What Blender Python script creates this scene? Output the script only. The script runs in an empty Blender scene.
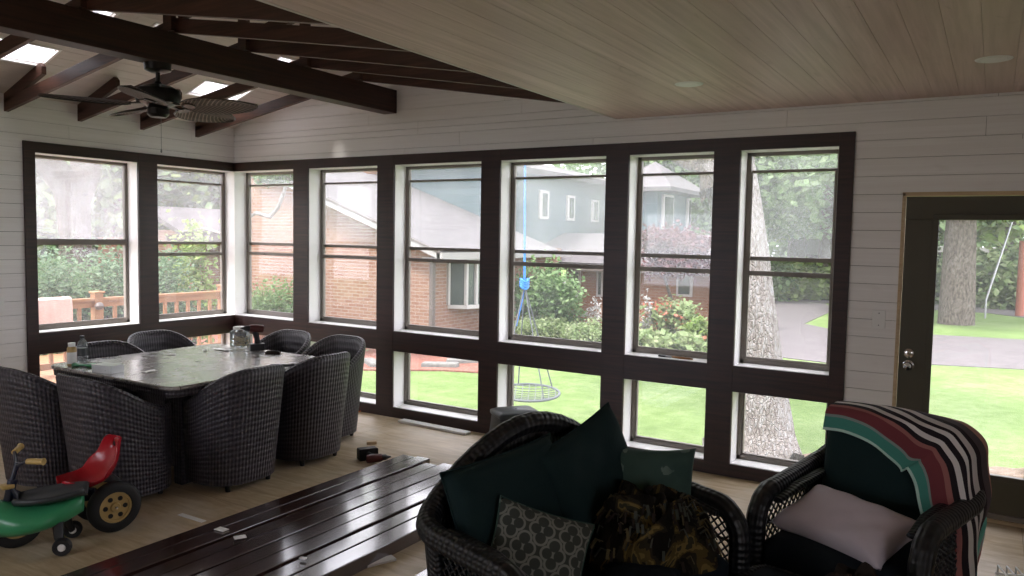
import bpy, bmesh, math, random
import numpy as np
from mathutils import Vector, Matrix
random.seed(7); RNG = np.random.default_rng(11)
D = bpy.data; SC = bpy.context.scene; COL = SC.collection
PI = math.pi

# ------------------------------------------------------------------ camera
CAM = Vector((7.0914, -5.7019, 1.7482)); FPX = 780.6
cf = Vector((-0.52311567, 0.8496866, -0.06620184)); cr = Vector((0.8507913, 0.52519623, 0.01797439)); cu = Vector((-0.05004155, 0.04692127, 0.99764434))
cam = D.objects.new('camera', D.cameras.new('camera')); COL.objects.link(cam)
cam.matrix_world = Matrix(((cr.x, cu.x, -cf.x, CAM.x), (cr.y, cu.y, -cf.y, CAM.y), (cr.z, cu.z, -cf.z, CAM.z), (0, 0, 0, 1)))
cam.data.sensor_fit = 'HORIZONTAL'; cam.data.sensor_width = 36; cam.data.lens = FPX / 1024 * 36
cam.data.clip_start = .02; cam.data.clip_end = 500
SC.camera = cam

def at(px, py, **k):            # survey helper: point on a sight line at a known plane (x=, y= or z=)
    d = cf + cr * ((px - 512) / FPX) + cu * ((288 - py) / FPX)
    a, v = list(k.items())[0]; i = 'xyz'.index(a)
    return CAM + d * ((v - CAM[i]) / d[i])

# ------------------------------------------------------------------ materials
ALB = 1.0
def lin(h):
    h = h.lstrip('#'); c = [int(h[i:i+2], 16) / 255 for i in (0, 2, 4)]
    return [(((x + .055) / 1.055) ** 2.4 if x > .04045 else x / 12.92) * ALB for x in c] + [1]

class NT:
    def __init__(s, name):
        s.m = D.materials.new(name); s.m.use_nodes = True; s.n = s.m.node_tree.nodes; s.l = s.m.node_tree.links
        s.n.clear(); s.out = s.n.new('ShaderNodeOutputMaterial')
    def node(s, t, **k):
        n = s.n.new(t)
        for a, v in k.items():
            if a.startswith('i_'):
                key = a[2:]; key = int(key) if key.isdigit() else key.replace('_', ' ')
                s.put(n.inputs[key], v)
            else: setattr(n, a, v)
        return n
    def put(s, inp, v):
        if isinstance(v, bpy.types.NodeSocket): s.l.new(v, inp)
        else: inp.default_value = v
    def uv(s): return s.node('ShaderNodeTexCoord').outputs['UV']
    def obj(s): return s.node('ShaderNodeTexCoord').outputs['Object']
    def mapping(s, vec, scale=(1, 1, 1), rot=(0, 0, 0), loc=(0, 0, 0)):
        return s.node('ShaderNodeMapping', i_Vector=vec, i_Scale=scale, i_Rotation=rot, i_Location=loc).outputs[0]
    def noise(s, vec, scale, detail=4, rough=.55, dist=0):
        return s.node('ShaderNodeTexNoise', i_Vector=vec, i_Scale=scale, i_Detail=detail, i_Roughness=rough, i_Distortion=dist).outputs[0]
    def ramp(s, fac, stops):
        r = s.node('ShaderNodeValToRGB', i_Fac=fac); e = r.color_ramp.elements
        while len(e) < len(stops): e.new(.5)
        for q, (p, c) in zip(e, stops):
            q.position = p; q.color = lin(c) if isinstance(c, str) else (c, c, c, 1)
        return r.outputs[0]
    def math(s, op, a, b=0, c=None):
        n = s.node('ShaderNodeMath', operation=op); s.put(n.inputs[0], a); s.put(n.inputs[1], b)
        if c is not None: s.put(n.inputs[2], c)
        return n.outputs[0]
    def mix(s, fac, a, b, typ='MIX'):
        n = s.node('ShaderNodeMix', data_type='RGBA', blend_type=typ); s.put(n.inputs[0], fac); s.put(n.inputs[6], a); s.put(n.inputs[7], b)
        return n.outputs[2]
    def sep(s, vec):
        return s.node('ShaderNodeSeparateXYZ', i_Vector=vec).outputs
    def bump(s, h, strength=.3, dist=.01):
        return s.node('ShaderNodeBump', i_Height=h, i_Strength=strength, i_Distance=dist).outputs[0]
    def pbr(s, color, rough=.6, metal=0, normal=None, spec=.5, **k):
        b = s.node('ShaderNodeBsdfPrincipled'); s.put(b.inputs['Base Color'], color); s.put(b.inputs['Roughness'], rough)
        s.put(b.inputs['Metallic'], metal); s.put(b.inputs['Specular IOR Level'], spec)
        if normal is not None: s.l.new(normal, b.inputs['Normal'])
        for a, v in k.items(): s.put(b.inputs[a.replace('_', ' ')], v)
        s.l.new(b.outputs[0], s.out.inputs[0]); return s.m

def plain(name, hexc, rough=.6, metal=0, spec=.5, var=.12, scale=8, bump=0, **k):
    t = NT(name); v = t.obj(); n = t.noise(v, scale)
    c = lin(hexc); lo = [x * (1 - var) for x in c[:3]] + [1]; hi = [min(1, x * (1 + var)) for x in c[:3]] + [1]
    col = t.mix(n, lo, hi)
    nr = t.bump(t.noise(v, scale * 12, 3), bump, .004) if bump else None
    return t.pbr(col, rough, metal, nr, spec, **k)

def wood(name, dark, light, rough=.5, gs=1.0, axis='u', spec=.5, coat=0, bump=.15):
    t = NT(name); v = t.uv()
    sc = (1.2 * gs, 26 * gs, 1) if axis == 'u' else (26 * gs, 1.2 * gs, 1)
    n = t.noise(t.mapping(v, sc), 1.6, 6, .62, .6)
    n2 = t.noise(t.obj(), 1.1, 3)
    col = t.mix(t.ramp(n, [(.3, 0.0), (.7, 1.0)]), lin(dark), lin(light))
    col = t.mix(t.math('MULTIPLY', n2, .35), col, lin(dark))
    return t.pbr(col, rough, 0, t.bump(n, bump, .003), spec, Coat_Weight=coat)

def boards_mat(name, base, tone, tone2, width, axis_v=1, rough=.6, amount=.5, uvscale=(1.1, 30)):
    t = NT(name); v = t.uv(); s = t.sep(v)
    idx = t.math('FLOOR', t.math('DIVIDE', s[1], width))
    rnd = t.node('ShaderNodeTexWhiteNoise', noise_dimensions='1D'); t.put(rnd.inputs['W'], idx)
    off = t.math('MULTIPLY', rnd.outputs[0], 37.0)
    vec = t.node('ShaderNodeCombineXYZ', i_X=t.math('ADD', s[0], off), i_Y=s[1], i_Z=off).outputs[0]
    n = t.noise(t.mapping(vec, (uvscale[0], uvscale[1], 1)), 1.3, 6, .6, .5)
    kn = t.noise(t.mapping(vec, (3, 9, 1)), 1.2, 2, .5, 1.2)
    col = t.mix(t.math('MULTIPLY', t.ramp(n, [(.35, 0.), (.75, 1.)]), amount), lin(base), lin(tone))
    col = t.mix(t.math('MULTIPLY', rnd.outputs[0], amount * .8), col, lin(tone2))
    col = t.mix(t.math('MULTIPLY', t.ramp(kn, [(.66, 0.), (.76, 1.)]), amount * .55), col, lin(tone))
    return t.pbr(col, rough, 0, t.bump(n, .12, .002), .35)

M = {}
M['shiplap'] = boards_mat('white shiplap paint', '#efeeec', '#d9d6d2', '#e2dfdb', .119, rough=.45, amount=.45)
M['gap'] = plain('wall sheathing', '#4b443c', .9)
M['ceil'] = boards_mat('whitewashed ceiling planks', '#e0cac2', '#b49d93', '#c6b0a7', .14, rough=.5, amount=.8, uvscale=(.8, 22))
M['vault'] = boards_mat('vault ceiling planks', '#dad3ce', '#c1b7b0', '#cac1bb', .12, rough=.5, amount=.6)
M['casing'] = wood('dark stained casing', '#1d1211', '#432823', .42, spec=.5)
M['beam'] = wood('dark stained beam', '#1f100c', '#4a2a20', .5, spec=.45)
M['rafter'] = wood('reddish brown rafter', '#2f1c16', '#5c3d31', .5, spec=.45)
M['jamb'] = plain('white jamb paint', '#f0efed', .4, var=.03)
M['sash'] = plain('bronze window frame', '#7a736c', .45, var=.06)
M['door'] = plain('olive brown door paint', '#4c483a', .45, var=.05)
M['pineedge'] = wood('raw pine edge', '#b59a78', '#d3bd9c', .6)
M['chrome'] = plain('chrome', '#d5d5d5', .12, 1, var=.03)
M['whitepl'] = plain('white plastic', '#e9e9e6', .35, var=.03)
M['black'] = plain('black plastic', '#121213', .45, var=.1)
M['blackm'] = plain('black fan metal', '#15130f', .35, .3)
M['rubber'] = plain('black rubber', '#1a1a1b', .7, bump=.2)
M['gold'] = plain('tan plastic hub', '#b79c66', .4)
M['grip'] = plain('tan handle grip', '#bd9f5f', .5, var=.05)
M['navy'] = plain('dark blue frame paint', '#151a2e', .35)
M['red'] = plain('glossy red plastic', '#b3202c', .22, var=.05, spec=.6)
M['green'] = plain('glossy green plastic', '#3a8f60', .3, var=.05)
M['dgreyp'] = plain('dark grey plastic', '#34383a', .4)
M['teal'] = plain('dark teal cushion fabric', '#182b2c', .85, var=.1, bump=.3, spec=.2)
M['seatbl'] = plain('dark blue teal seat fabric', '#131c24', .85, var=.1, bump=.3, spec=.2)
M['lilac'] = plain('pale lilac pillow fabric', '#cfc6cf', .8, var=.05, bump=.25, spec=.25)
M['brownf'] = plain('dark brown cloth', '#2b241f', .9, var=.2, bump=.3, spec=.2)
M['metalgrey'] = plain('grey metal', '#8b8d8e', .35, .8)
M['rope_blue'] = plain('blue rope', '#2f7fe0', .6)
M['rope_grey'] = plain('grey rope', '#5d6267', .7)
ALB = .40      # outdoor colours darkened to dim the daylit view against the room
def bark(name, a, b, c, sc=1.0):
    t = NT(name); v = t.obj()
    n = t.noise(t.mapping(v, (16 * sc, 16 * sc, 6 * sc)), 1.6, 8, .72, .8); n2 = t.noise(v, 1.3 * sc, 3)
    vo = t.node('ShaderNodeTexVoronoi', feature='DISTANCE_TO_EDGE', i_Vector=t.mapping(v, (30 * sc, 30 * sc, 13 * sc)), i_Scale=1.0).outputs[0]
    col = t.ramp(n, [(.38, a), (.5, b), (.6, c)])
    col = t.mix(t.math('MULTIPLY', n2, .3), col, lin(b))
    h = t.math('ADD', n, t.math('MULTIPLY', t.math('MINIMUM', vo, .12), 4))
    return t.pbr(col, .9, 0, t.bump(h, .9, .05), .1)
M['bark_w'] = bark('pale ridged bark', '#a69a92', '#e4dad3', '#ffffff')
M['bark_t'] = bark('grey brown bark', '#5a5147', '#998d80', '#c4b9ab', .8)
M['bark_d'] = bark('dark bark', '#4a423b', '#6d645b', '#8d8479', .7)

def leaf_mat(name, dark, mid, light, sc=1.5, trans=.45):
    t = NT(name); v = t.obj()
    n = t.noise(v, sc, 3); n2 = t.noise(v, sc * 14, 2)
    f = t.math('ADD', t.math('MULTIPLY', n, .5), t.math('MULTIPLY', n2, .5))
    col = t.ramp(f, [(.36, dark), (.5, mid), (.64, light)])
    d = t.node('ShaderNodeBsdfPrincipled'); t.put(d.inputs['Base Color'], col); d.inputs['Roughness'].default_value = .5; d.inputs['Specular IOR Level'].default_value = .3
    tr = t.node('ShaderNodeBsdfTranslucent', i_Color=col)
    mx = t.node('ShaderNodeMixShader', i_0=trans, i_1=d.outputs[0], i_2=tr.outputs[0]); t.l.new(mx.outputs[0], t.out.inputs[0]); return t.m
M['leaf'] = leaf_mat('tree leaves', '#6f9a58', '#a3c886', '#d9efbf')
M['leaf2'] = leaf_mat('bright leaves', '#8fbb55', '#bfdf7c', '#ecf8b8')
M['leafd'] = leaf_mat('deep green needles', '#4f7a4c', '#86ac7c', '#bfdab0', 2.2)
M['hosta'] = leaf_mat('hosta leaves', '#86ad66', '#bcd793', '#eef5c8', 5)
M['hedge'] = leaf_mat('hedge leaves', '#6a9a55', '#97c07c', '#c6e2a4', 3)
M['maple'] = leaf_mat('dark red maple leaves', '#64383f', '#8a5558', '#a9807b', 3)
M['flower'] = leaf_mat('coral flowers', '#c96a4c', '#e98a6a', '#f6b59a', 9, .3)
M['whiteflower'] = leaf_mat('white flowers', '#d9dcd2', '#eef0ea', '#ffffff', 9, .3)

def grass_mat():
    t = NT('lawn grass'); v = t.obj()
    n = t.noise(v, .55, 4); n2 = t.noise(v, 30, 3, .7); n3 = t.noise(v, 4.5, 4)
    f = t.math('ADD', t.math('MULTIPLY', n, .35), t.math('ADD', t.math('MULTIPLY', n2, .35), t.math('MULTIPLY', n3, .3)))
    col = t.ramp(f, [(.38, '#82a35a'), (.5, '#9dbd70'), (.6, '#b8d08c'), (.68, '#d2d9a4')])
    return t.pbr(col, .9, 0, t.bump(n2, .8, .05), .1)
M['grass'] = grass_mat()
def speck(name, stops, sc=18, rough=.9, bump=.6, dist=.03):
    t = NT(name); v = t.obj(); n = t.noise(v, sc, 6, .7); n2 = t.noise(v, sc * .12, 3)
    f = t.math('ADD', t.math('MULTIPLY', n, .7), t.math('MULTIPLY', n2, .3))
    return t.pbr(t.ramp(f, stops), rough, 0, t.bump(n, bump, dist), .2)
M['mulch'] = speck('red mulch', [(.35, '#96584c'), (.5, '#b97c6b'), (.65, '#d8ab9a')], 22)
M['drive'] = speck('asphalt driveway', [(.3, '#726c6e'), (.5, '#8b8587'), (.7, '#a29c9c')], 30, .85, .2, .01)
M['dirt'] = speck('dry soil and stones', [(.35, '#7b6a5c'), (.5, '#a6927f'), (.66, '#cdbfae')], 12)
M['stone'] = speck('grey edging stone', [(.35, '#8b8b88'), (.5, '#aaaaa6'), (.66, '#c4c4be')], 9, .8)

def brick_mat(name, c1, c2, mortar, w=.22, h=.072):
    t = NT(name); v = t.uv()
    b = t.node('ShaderNodeTexBrick', i_Vector=v, i_Color1=lin(c1), i_Color2=lin(c2), i_Mortar=lin(mortar), i_Scale=1.0, i_Mortar_Size=.008)
    b.inputs['Brick Width'].default_value = w; b.inputs['Row Height'].default_value = h; b.inputs['Bias'].default_value = 0
    n = t.noise(v, 1.2, 3); col = t.mix(t.math('MULTIPLY', n, .35), b.outputs[0], lin(c1))
    return t.pbr(col, .85, 0, t.bump(t.math('SUBTRACT', 1.0, b.outputs['Fac']), .4, .01), .2)
M['brick'] = brick_mat('orange brick', '#a8765e', '#c39b82', '#cfc3b6')
M['brickd'] = brick_mat('brown brick', '#b07a5c', '#c59273', '#c4ae9c')
M['shingle'] = brick_mat('grey roof shingles', '#7a7678', '#908b8d', '#656163', .3, .14)
M['fascia'] = plain('white fascia paint', '#d5d3d0', .5, var=.04)
M['gutter'] = plain('brown grey gutter', '#7b706a', .5, var=.04)
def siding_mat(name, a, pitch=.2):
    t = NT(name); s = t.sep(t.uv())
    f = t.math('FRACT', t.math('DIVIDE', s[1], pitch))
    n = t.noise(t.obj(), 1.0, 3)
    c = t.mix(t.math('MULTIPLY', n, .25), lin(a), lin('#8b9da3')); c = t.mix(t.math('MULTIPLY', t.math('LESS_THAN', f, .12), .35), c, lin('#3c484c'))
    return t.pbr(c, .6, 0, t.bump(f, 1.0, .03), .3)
M['siding'] = siding_mat('blue green lap siding', '#738a92')
M['houseglass'] = plain('house window glass', '#54635f', .08, var=.3, scale=2, spec=.8)
M['whitetrim'] = plain('white window trim', '#eceae6', .5, var=.03)
M['deck'] = wood('orange cedar deck wood', '#b87848', '#dba671', .6, .6)

ALB = 1.0
def floor_mat():
    t = NT('dusty subfloor panel'); v = t.obj()
    n = t.noise(t.mapping(v, (2.2, 14, 1)), 1.3, 6, .62, .8); n2 = t.noise(v, 2.2, 5); n3 = t.noise(v, 34, 3, .7)
    col = t.ramp(n, [(.3, '#9f8b6c'), (.5, '#b39f80'), (.7, '#c6b496')])
    dust = t.ramp(n2, [(.48, 0.), (.68, 1.)])
    col = t.mix(t.math('MULTIPLY', dust, .45), col, lin('#d8cfbf'))
    col = t.mix(t.math('MULTIPLY', t.ramp(n3, [(.62, 0.), (.75, 1.)]), .35), col, lin('#8f7757'))
    s = t.sep(v)
    def seam(c, w):      # sheet joints 1.22 x 2.44 m
        f = t.math('FRACT', t.math('DIVIDE', c, w)); return t.math('LESS_THAN', f, .004 / w)
    sm = t.math('MAXIMUM', seam(s[0], 1.22), seam(s[1], 2.44))
    col = t.mix(t.math('MULTIPLY', sm, .6), col, lin('#5b4a38'))
    return t.pbr(col, t.math('ADD', t.math('MULTIPLY', n2, .3), .38), 0, t.bump(n3, .15, .003), .4)
M['floor'] = floor_mat()

def weave(name, a, b, p=.03, rough=.45, bumpd=.006, sx=1.0):
    t = NT(name); s = t.sep(t.uv())
    k = 2 * PI / p
    u = t.math('MULTIPLY', s[0], k * sx); v = t.math('MULTIPLY', s[1], k)
    h = t.math('MULTIPLY', t.math('SINE', t.math('MULTIPLY', t.math('ADD', u, v), .5)), t.math('SINE', t.math('MULTIPLY', t.math('SUBTRACT', u, v), .5)))
    hh = h
    col = t.mix(t.ramp(t.math('ADD', t.math('MULTIPLY', h, .5), .5), [(.25, 0.), (.8, 1.)]), lin(a), lin(b))
    return t.pbr(col, rough, 0, t.bump(hh, .9, bumpd), .5)
M['wicker'] = weave('grey brown resin wicker', '#29262a', '#48434a', .026, .42, .003)
M['wickerb'] = weave('black painted wicker', '#0c0d10', '#15171a', .02, .45, .003)
M['rimb'] = weave('black braided wicker rim', '#0d0e10', '#17191c', .026, .45, .003)

def table_mat():
    t = NT('stone mosaic table top'); v = t.obj()
    vo = t.node('ShaderNodeTexVoronoi', i_Vector=v, i_Scale=5.5, feature='F1')
    ed = t.node('ShaderNodeTexVoronoi', i_Vector=v, i_Scale=5.5, feature='DISTANCE_TO_EDGE').outputs[0]
    n = t.noise(v, 9, 5)
    c = t.mix(t.sep(vo.outputs['Color'])[0], lin('#85807d'), lin('#a39e9b'))  # stone tones lightened to carry some of the window glare
    c = t.mix(t.math('MULTIPLY', n, .5), c, lin('#948d88'))
    c = t.mix(t.math('LESS_THAN', ed, .02), c, lin('#4b4744'))
    dust = t.ramp(t.noise(v, 3.2, 6, .7), [(.5, 0.), (.66, 1.)])
    c = t.mix(t.math('MULTIPLY', dust, .5), c, lin('#c8c5c2'))
    sp = t.ramp(t.noise(v, 46, 2), [(.68, 0.), (.72, 1.)])
    c = t.mix(sp, c, lin('#e9e7e4'))
    return t.pbr(c, t.math('ADD', .24, t.math('MULTIPLY', dust, .25)), 0, t.bump(ed, .1, .003), .8, Coat_Weight=1.0, Coat_Roughness=.22, Coat_IOR=1.8)
M['tabletop'] = table_mat()

def glossy_board():
    t = NT('fresh dark stain'); v = t.uv()
    n = t.noise(t.mapping(v, (1.4, 30, 1)), 1.4, 6, .6, .5); n2 = t.noise(v, 55, 2)
    c = t.mix(n, lin('#241512'), lin('#452d27'))
    return t.pbr(c, t.math('ADD', .15, t.math('MULTIPLY', n, .12)), 0, t.bump(n, .05, .002), .8, Coat_Weight=.8, Coat_Roughness=.13, Coat_IOR=1.55)
M['board'] = glossy_board()

def quatrefoil():
    t = NT('quatrefoil trellis fabric'); s = t.sep(t.uv())
    P = .115
    def cell(ox, oy):
        x = t.math('SUBTRACT', t.math('FRACT', t.math('ADD', t.math('DIVIDE', s[0], P), ox)), .5)
        y = t.math('SUBTRACT', t.math('FRACT', t.math('ADD', t.math('DIVIDE', s[1], P * 1.35), oy)), .5)
        x = t.math('ABSOLUTE', x); y = t.math('MULTIPLY', t.math('ABSOLUTE', y), 1.35)
        def circ(cx, cy, r):
            dx = t.math('SUBTRACT', x, cx); dy = t.math('SUBTRACT', y, cy)
            return t.math('SUBTRACT', t.math('SQRT', t.math('ADD', t.math('MULTIPLY', dx, dx), t.math('MULTIPLY', dy, dy))), r)
        return t.math('MINIMUM', circ(.2, 0, .19), circ(0, .27, .2))
    d = t.math('MINIMUM', cell(0, 0), cell(.5, .5))
    line = t.math('LESS_THAN', t.math('ABSOLUTE', t.math('SUBTRACT', d, .015)), .038)
    c = t.mix(line, lin('#3c403b'), lin('#787a72'))
    return t.pbr(c, .85, 0, t.bump(t.noise(t.uv(), 400, 2), .2, .002), .2)
M['quatre'] = quatrefoil()
def floral():
    t = NT('teal floral fabric'); v = t.uv()
    vo = t.node('ShaderNodeTexVoronoi', i_Vector=v, i_Scale=9.0); d = vo.outputs['Distance']
    n = t.noise(v, 22, 3)
    c = t.mix(t.math('LESS_THAN', t.math('ADD', d, t.math('MULTIPLY', n, .3)), .42), lin('#40564f'), lin('#6d7f76'))
    c = t.mix(t.ramp(t.noise(v, 6, 3), [(.4, 0.), (.6, .7)]), c, lin('#354b45'))
    return t.pbr(c, .85, 0, t.bump(n, .2, .003), .2)
M['floral'] = floral()
def camo():
    t = NT('brown gold print fleece'); v = t.obj()
    n = t.noise(v, 5.5, 3, .5, 1.5)
    c = t.ramp(n, [(.38, '#15120d'), (.47, '#27231a'), (.54, '#4b3f22'), (.58, '#6a5a32'), (.62, '#302f22'), (.72, '#4d4c40')])
    for e in c.node.color_ramp.elements: pass
    c.node.color_ramp.interpolation = 'CONSTANT'
    return t.pbr(c, .9, 0, t.bump(t.noise(v, 60, 2), .3, .003), .15)
M['camo'] = camo()
def striped():
    t = NT('striped woven throw'); s = t.sep(t.uv())
    st = [(0, '#bfe0d4'), (.012, '#4b8f82'), (.075, '#8a9a94'), (.09, '#7a3f44'), (.165, '#a06b66'), (.19, '#2b2529'), (.215, '#d9d3d0'), (.245, '#2b2529'), (.275, '#d9d3d0'), (.305, '#2b2529'), (.335, '#d5cfcd'), (.37, '#332c30'),
          (.395, '#5a5054'), (.44, '#b48679'), (.51, '#8a5d58'), (.53, '#c9c79a'), (.55, '#6fc0a6'), (.66, '#9fd0c4'), (.69, '#b9b3ae'), (.78, '#6a6462'), (.83, '#b0aaa6'), (.9, '#7cc4b0')]
    c = t.ramp(s[1], st) if len(st) <= 32 else None
    c.node.color_ramp.interpolation = 'CONSTANT'
    return t.pbr(c, .9, 0, t.bump(t.math('SINE', t.math('MULTIPLY', s[1], 700)), .25, .002), .15)
M['throw'] = striped()
def palm():
    t = NT('woven palm fan blade'); s = t.sep(t.uv())
    r = t.math('SINE', t.math('MULTIPLY', t.math('SUBTRACT', s[0], t.math('MULTIPLY', t.math('ABSOLUTE', s[1]), 1.0)), 190))
    return t.pbr(t.mix(t.ramp(r, [(.45, 0.), (.6, 1.)]), lin('#3b322c'), lin('#7c7069')), .6, 0, t.bump(r, .5, .004), .3)
M['palm'] = palm()
def rug():
    t = NT('faded pink woven rug'); v = t.uv(); n = t.noise(t.mapping(v, (20, 90, 1)), 1.2, 3)
    n2 = t.noise(v, 5, 3)
    return t.pbr(t.mix(t.math('ADD', t.math('MULTIPLY', n, .6), t.math('MULTIPLY', n2, .4)), lin('#a4837c'), lin('#d9c0b6')), .9, 0, t.bump(n, .4, .004), .1)
M['rug'] = rug()

def glass_mat(name, dirt):  # dirt: whitish film, used for real dust and for painted glare haze
    t = NT(name)
    tr = t.node('ShaderNodeBsdfTransparent', i_Color=(.985, .98, .98, 1)); gl = t.node('ShaderNodeBsdfGlossy', i_Roughness=.02)
    geo = t.node('ShaderNodeNewGeometry'); fr = t.node('ShaderNodeFresnel', i_IOR=t.math('MULTIPLY_ADD', geo.outputs['Backfacing'], .6897 - 1.45, 1.45))
    mx = t.node('ShaderNodeMixShader', i_0=t.math('MULTIPLY', fr.outputs[0], .7), i_1=tr.outputs[0], i_2=gl.outputs[0]); o = mx.outputs[0]
    if dirt:
        du = t.node('ShaderNodeBsdfTranslucent', i_Color=(.93, .93, .97, 1))
        n = t.ramp(t.noise(t.obj(), 2.6, 3), [(.25, dirt * .6), (.75, dirt * 1.3)])
        m2 = t.node('ShaderNodeMixShader', i_0=n, i_1=o, i_2=du.outputs[0]); o = m2.outputs[0]
    t.l.new(o, t.out.inputs[0]); return t.m
M['glass'] = glass_mat('veiled window glass', .035)  # faint whitish scatter paints a veil of glare over the view
M['glassd'] = glass_mat('dusty window glass', .11)
M['glassdd'] = glass_mat('very dusty window glass', .17)
M['skyl'] = glass_mat('whitened skylight pane', .45)  # whiteness put into the pane so it reads as blown-out sky
def bottle_mat():
    t = NT('clear bottle plastic'); return t.pbr(lin('#d9e2e4'), .08, 0, None, .5, Transmission_Weight=.85, IOR=1.3)
M['clear'] = bottle_mat()
def emis(name, c, s):
    t = NT(name); e = t.node('ShaderNodeEmission', i_Color=lin(c), i_Strength=s); t.l.new(e.outputs[0], t.out.inputs[0]); return t.m

# ------------------------------------------------------------------ mesh helpers
class MB:
    def __init__(s): s.v = []; s.f = []; s.uv = []; s.hasuv = False
    def add(s, vs, fs, uvs=None):
        o = len(s.v); s.v += [tuple(v) for v in vs]; s.f += [[i + o for i in f] for f in fs]
        if uvs: s.hasuv = True; s.uv += uvs
        else: s.uv += [None] * len(fs)
        return s
    def box(s, a, b, mat=None):
        x0, y0, z0 = a; x1, y1, z1 = b
        if x0 > x1: x0, x1 = x1, x0
        if y0 > y1: y0, y1 = y1, y0
        if z0 > z1: z0, z1 = z1, z0
        vs = [Vector(p) for p in [(x0, y0, z0), (x1, y0, z0), (x1, y1, z0), (x0, y1, z0), (x0, y0, z1), (x1, y0, z1), (x1, y1, z1), (x0, y1, z1)]]
        if mat is not None: vs = [mat @ v for v in vs]
        return s.add(vs, [(3, 2, 1, 0), (4, 5, 6, 7), (0, 1, 5, 4), (1, 2, 6, 5), (2, 3, 7, 6), (3, 0, 4, 7)])
    def bar(s, p, q, w, h, up=(0, 0, 1)):           # box beam from p to q
        p = Vector(p); q = Vector(q); d = (q - p).normalized(); sd = d.cross(Vector(up))
        if sd.length < 1e-4: sd = Vector((1, 0, 0))
        sd.normalize(); u = sd.cross(d)
        vs = [c + sd * (a * w / 2) + u * (b * h / 2) for c in (p, q) for a, b in ((-1, -1), (1, -1), (1, 1), (-1, 1))]
        return s.add(vs, [(3, 2, 1, 0), (4, 5, 6, 7), (0, 1, 5, 4), (1, 2, 6, 5), (2, 3, 7, 6), (3, 0, 4, 7)])
    def prism(s, pts, vec):                        # extruded polygon
        vec = Vector(vec); n = len(pts); a = [Vector(p) for p in pts]; b = [p + vec for p in a]
        return s.add(a + b, [list(range(n))[::-1], list(range(n, 2 * n))] + [(i, (i + 1) % n, (i + 1) % n + n, i + n) for i in range(n)])
    def grid(s, rows, closed_u=False, closed_v=False, uvf=None):   # rows[i][j]
        n = len(rows); m = len(rows[0]); vs = [p for r in rows for p in r]; fs = []; uvs = []
        us = None
        if uvf is None:
            # metric uv: u along j, v along i
            lu = [[0.] for _ in range(n)]
            for i in range(n):
                for j in range(1, m + 1): lu[i].append(lu[i][-1] + (Vector(rows[i][j % m]) - Vector(rows[i][j - 1])).length)
            mid = lu[n // 2]
            lv = [0.]
            for i in range(1, n + 1): lv.append(lv[-1] + (Vector(rows[i % n][0]) - Vector(rows[i - 1][0])).length)
            uvf = lambda i, j: (mid[min(j, m)], lv[min(i, n)])
        for i in range(n if closed_v else n - 1):
            for j in range(m if closed_u else m - 1):
                fs.append((i * m + j, i * m + (j + 1) % m, ((i + 1) % n) * m + (j + 1) % m, ((i + 1) % n) * m + j))
                uvs.append([uvf(i, j), uvf(i, j + 1), uvf(i + 1, j + 1), uvf(i + 1, j)])
        return s.add(vs, fs, uvs)
    def tube(s, path, r, seg=10, caps=True, closed=False, flat=1.0):
        P = [Vector(p) for p in path]; n = len(P); rs = r if isinstance(r, (list, tuple)) else [r] * n; rows = []
        up = Vector((0, 0, 1)); prev = None
        for i in range(n):
            if closed: t = P[(i + 1) % n] - P[i - 1]
            else: t = P[min(i + 1, n - 1)] - P[max(i - 1, 0)]
            t.normalize()
            if prev is None:
                a = t.cross(up)
                if a.length < .05: a = t.cross(Vector((1, 0, 0)))
            else: a = prev - t * prev.dot(t)
            a.normalize(); prev = a; b = t.cross(a)
            rows.append([P[i] + (a * math.cos(2 * PI * k / seg) + b * math.sin(2 * PI * k / seg) * flat) * rs[i] for k in range(seg)])
        s.grid(rows, closed_u=True, closed_v=closed)
        if caps and not closed:
            s.add(rows[0], [list(range(seg))]); s.add(rows[-1], [list(range(seg))[::-1]])
        return s
    def lathe(s, prof, c=(0, 0, 0), seg=24, mat=None):
        rows = []
        for r, z in prof:
            row = [Vector((r * math.cos(2 * PI * k / seg), r * math.sin(2 * PI * k / seg), z)) for k in range(seg)]
            rows.append([(mat @ p if mat is not None else p + Vector(c)) for p in row])
        s.grid(rows, closed_u=True)
        if prof[0] == prof[-1]: return s
        if prof[0][0] > 1e-4: s.add(rows[0], [list(range(seg))[::-1]])
        if prof[-1][0] > 1e-4: s.add(rows[-1], [list(range(seg))])
        return s
    def build(s, name, mat, parent=None, smooth=False, bevel=0, angle=40, recalc=True, sub=0, solid=0):
        me = D.meshes.new(name); me.from_pydata(s.v, [], s.f); me.update()
        uvl = me.uv_layers.new(name='UVMap'); data = np.zeros(len(me.loops) * 2, dtype=np.float32)
        V = s.v; li = 0
        for f, u in zip(s.f, s.uv):
            if u is None:
                a = Vector(V[f[0]]); nn = Vector((0, 0, 0))
                for k in range(1, len(f) - 1): nn += (Vector(V[f[k]]) - a).cross(Vector(V[f[k + 1]]) - a)
                ax = max(range(3), key=lambda q: abs(nn[q]))
                for k in f:
                    p = V[k]; data[li:li + 2] = ((p[1], p[2]) if ax == 0 else (p[0], p[2]) if ax == 1 else (p[0], p[1])); li += 2
            else:
                for q in u: data[li:li + 2] = q; li += 2
        uvl.data.foreach_set('uv', data)
        if recalc:
            bm = bmesh.new(); bm.from_mesh(me); bmesh.ops.recalc_face_normals(bm, faces=bm.faces); bm.to_mesh(me); bm.free()
        o = D.objects.new(name, me); COL.objects.link(o); me.materials.append(mat)
        if smooth:
            me.shade_smooth()
            if not sub:
                try: me.set_sharp_from_angle(angle=math.radians(angle))
                except Exception: pass
        if solid:
            m = o.modifiers.new('s', 'SOLIDIFY'); m.thickness = solid; m.offset = 0
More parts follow.
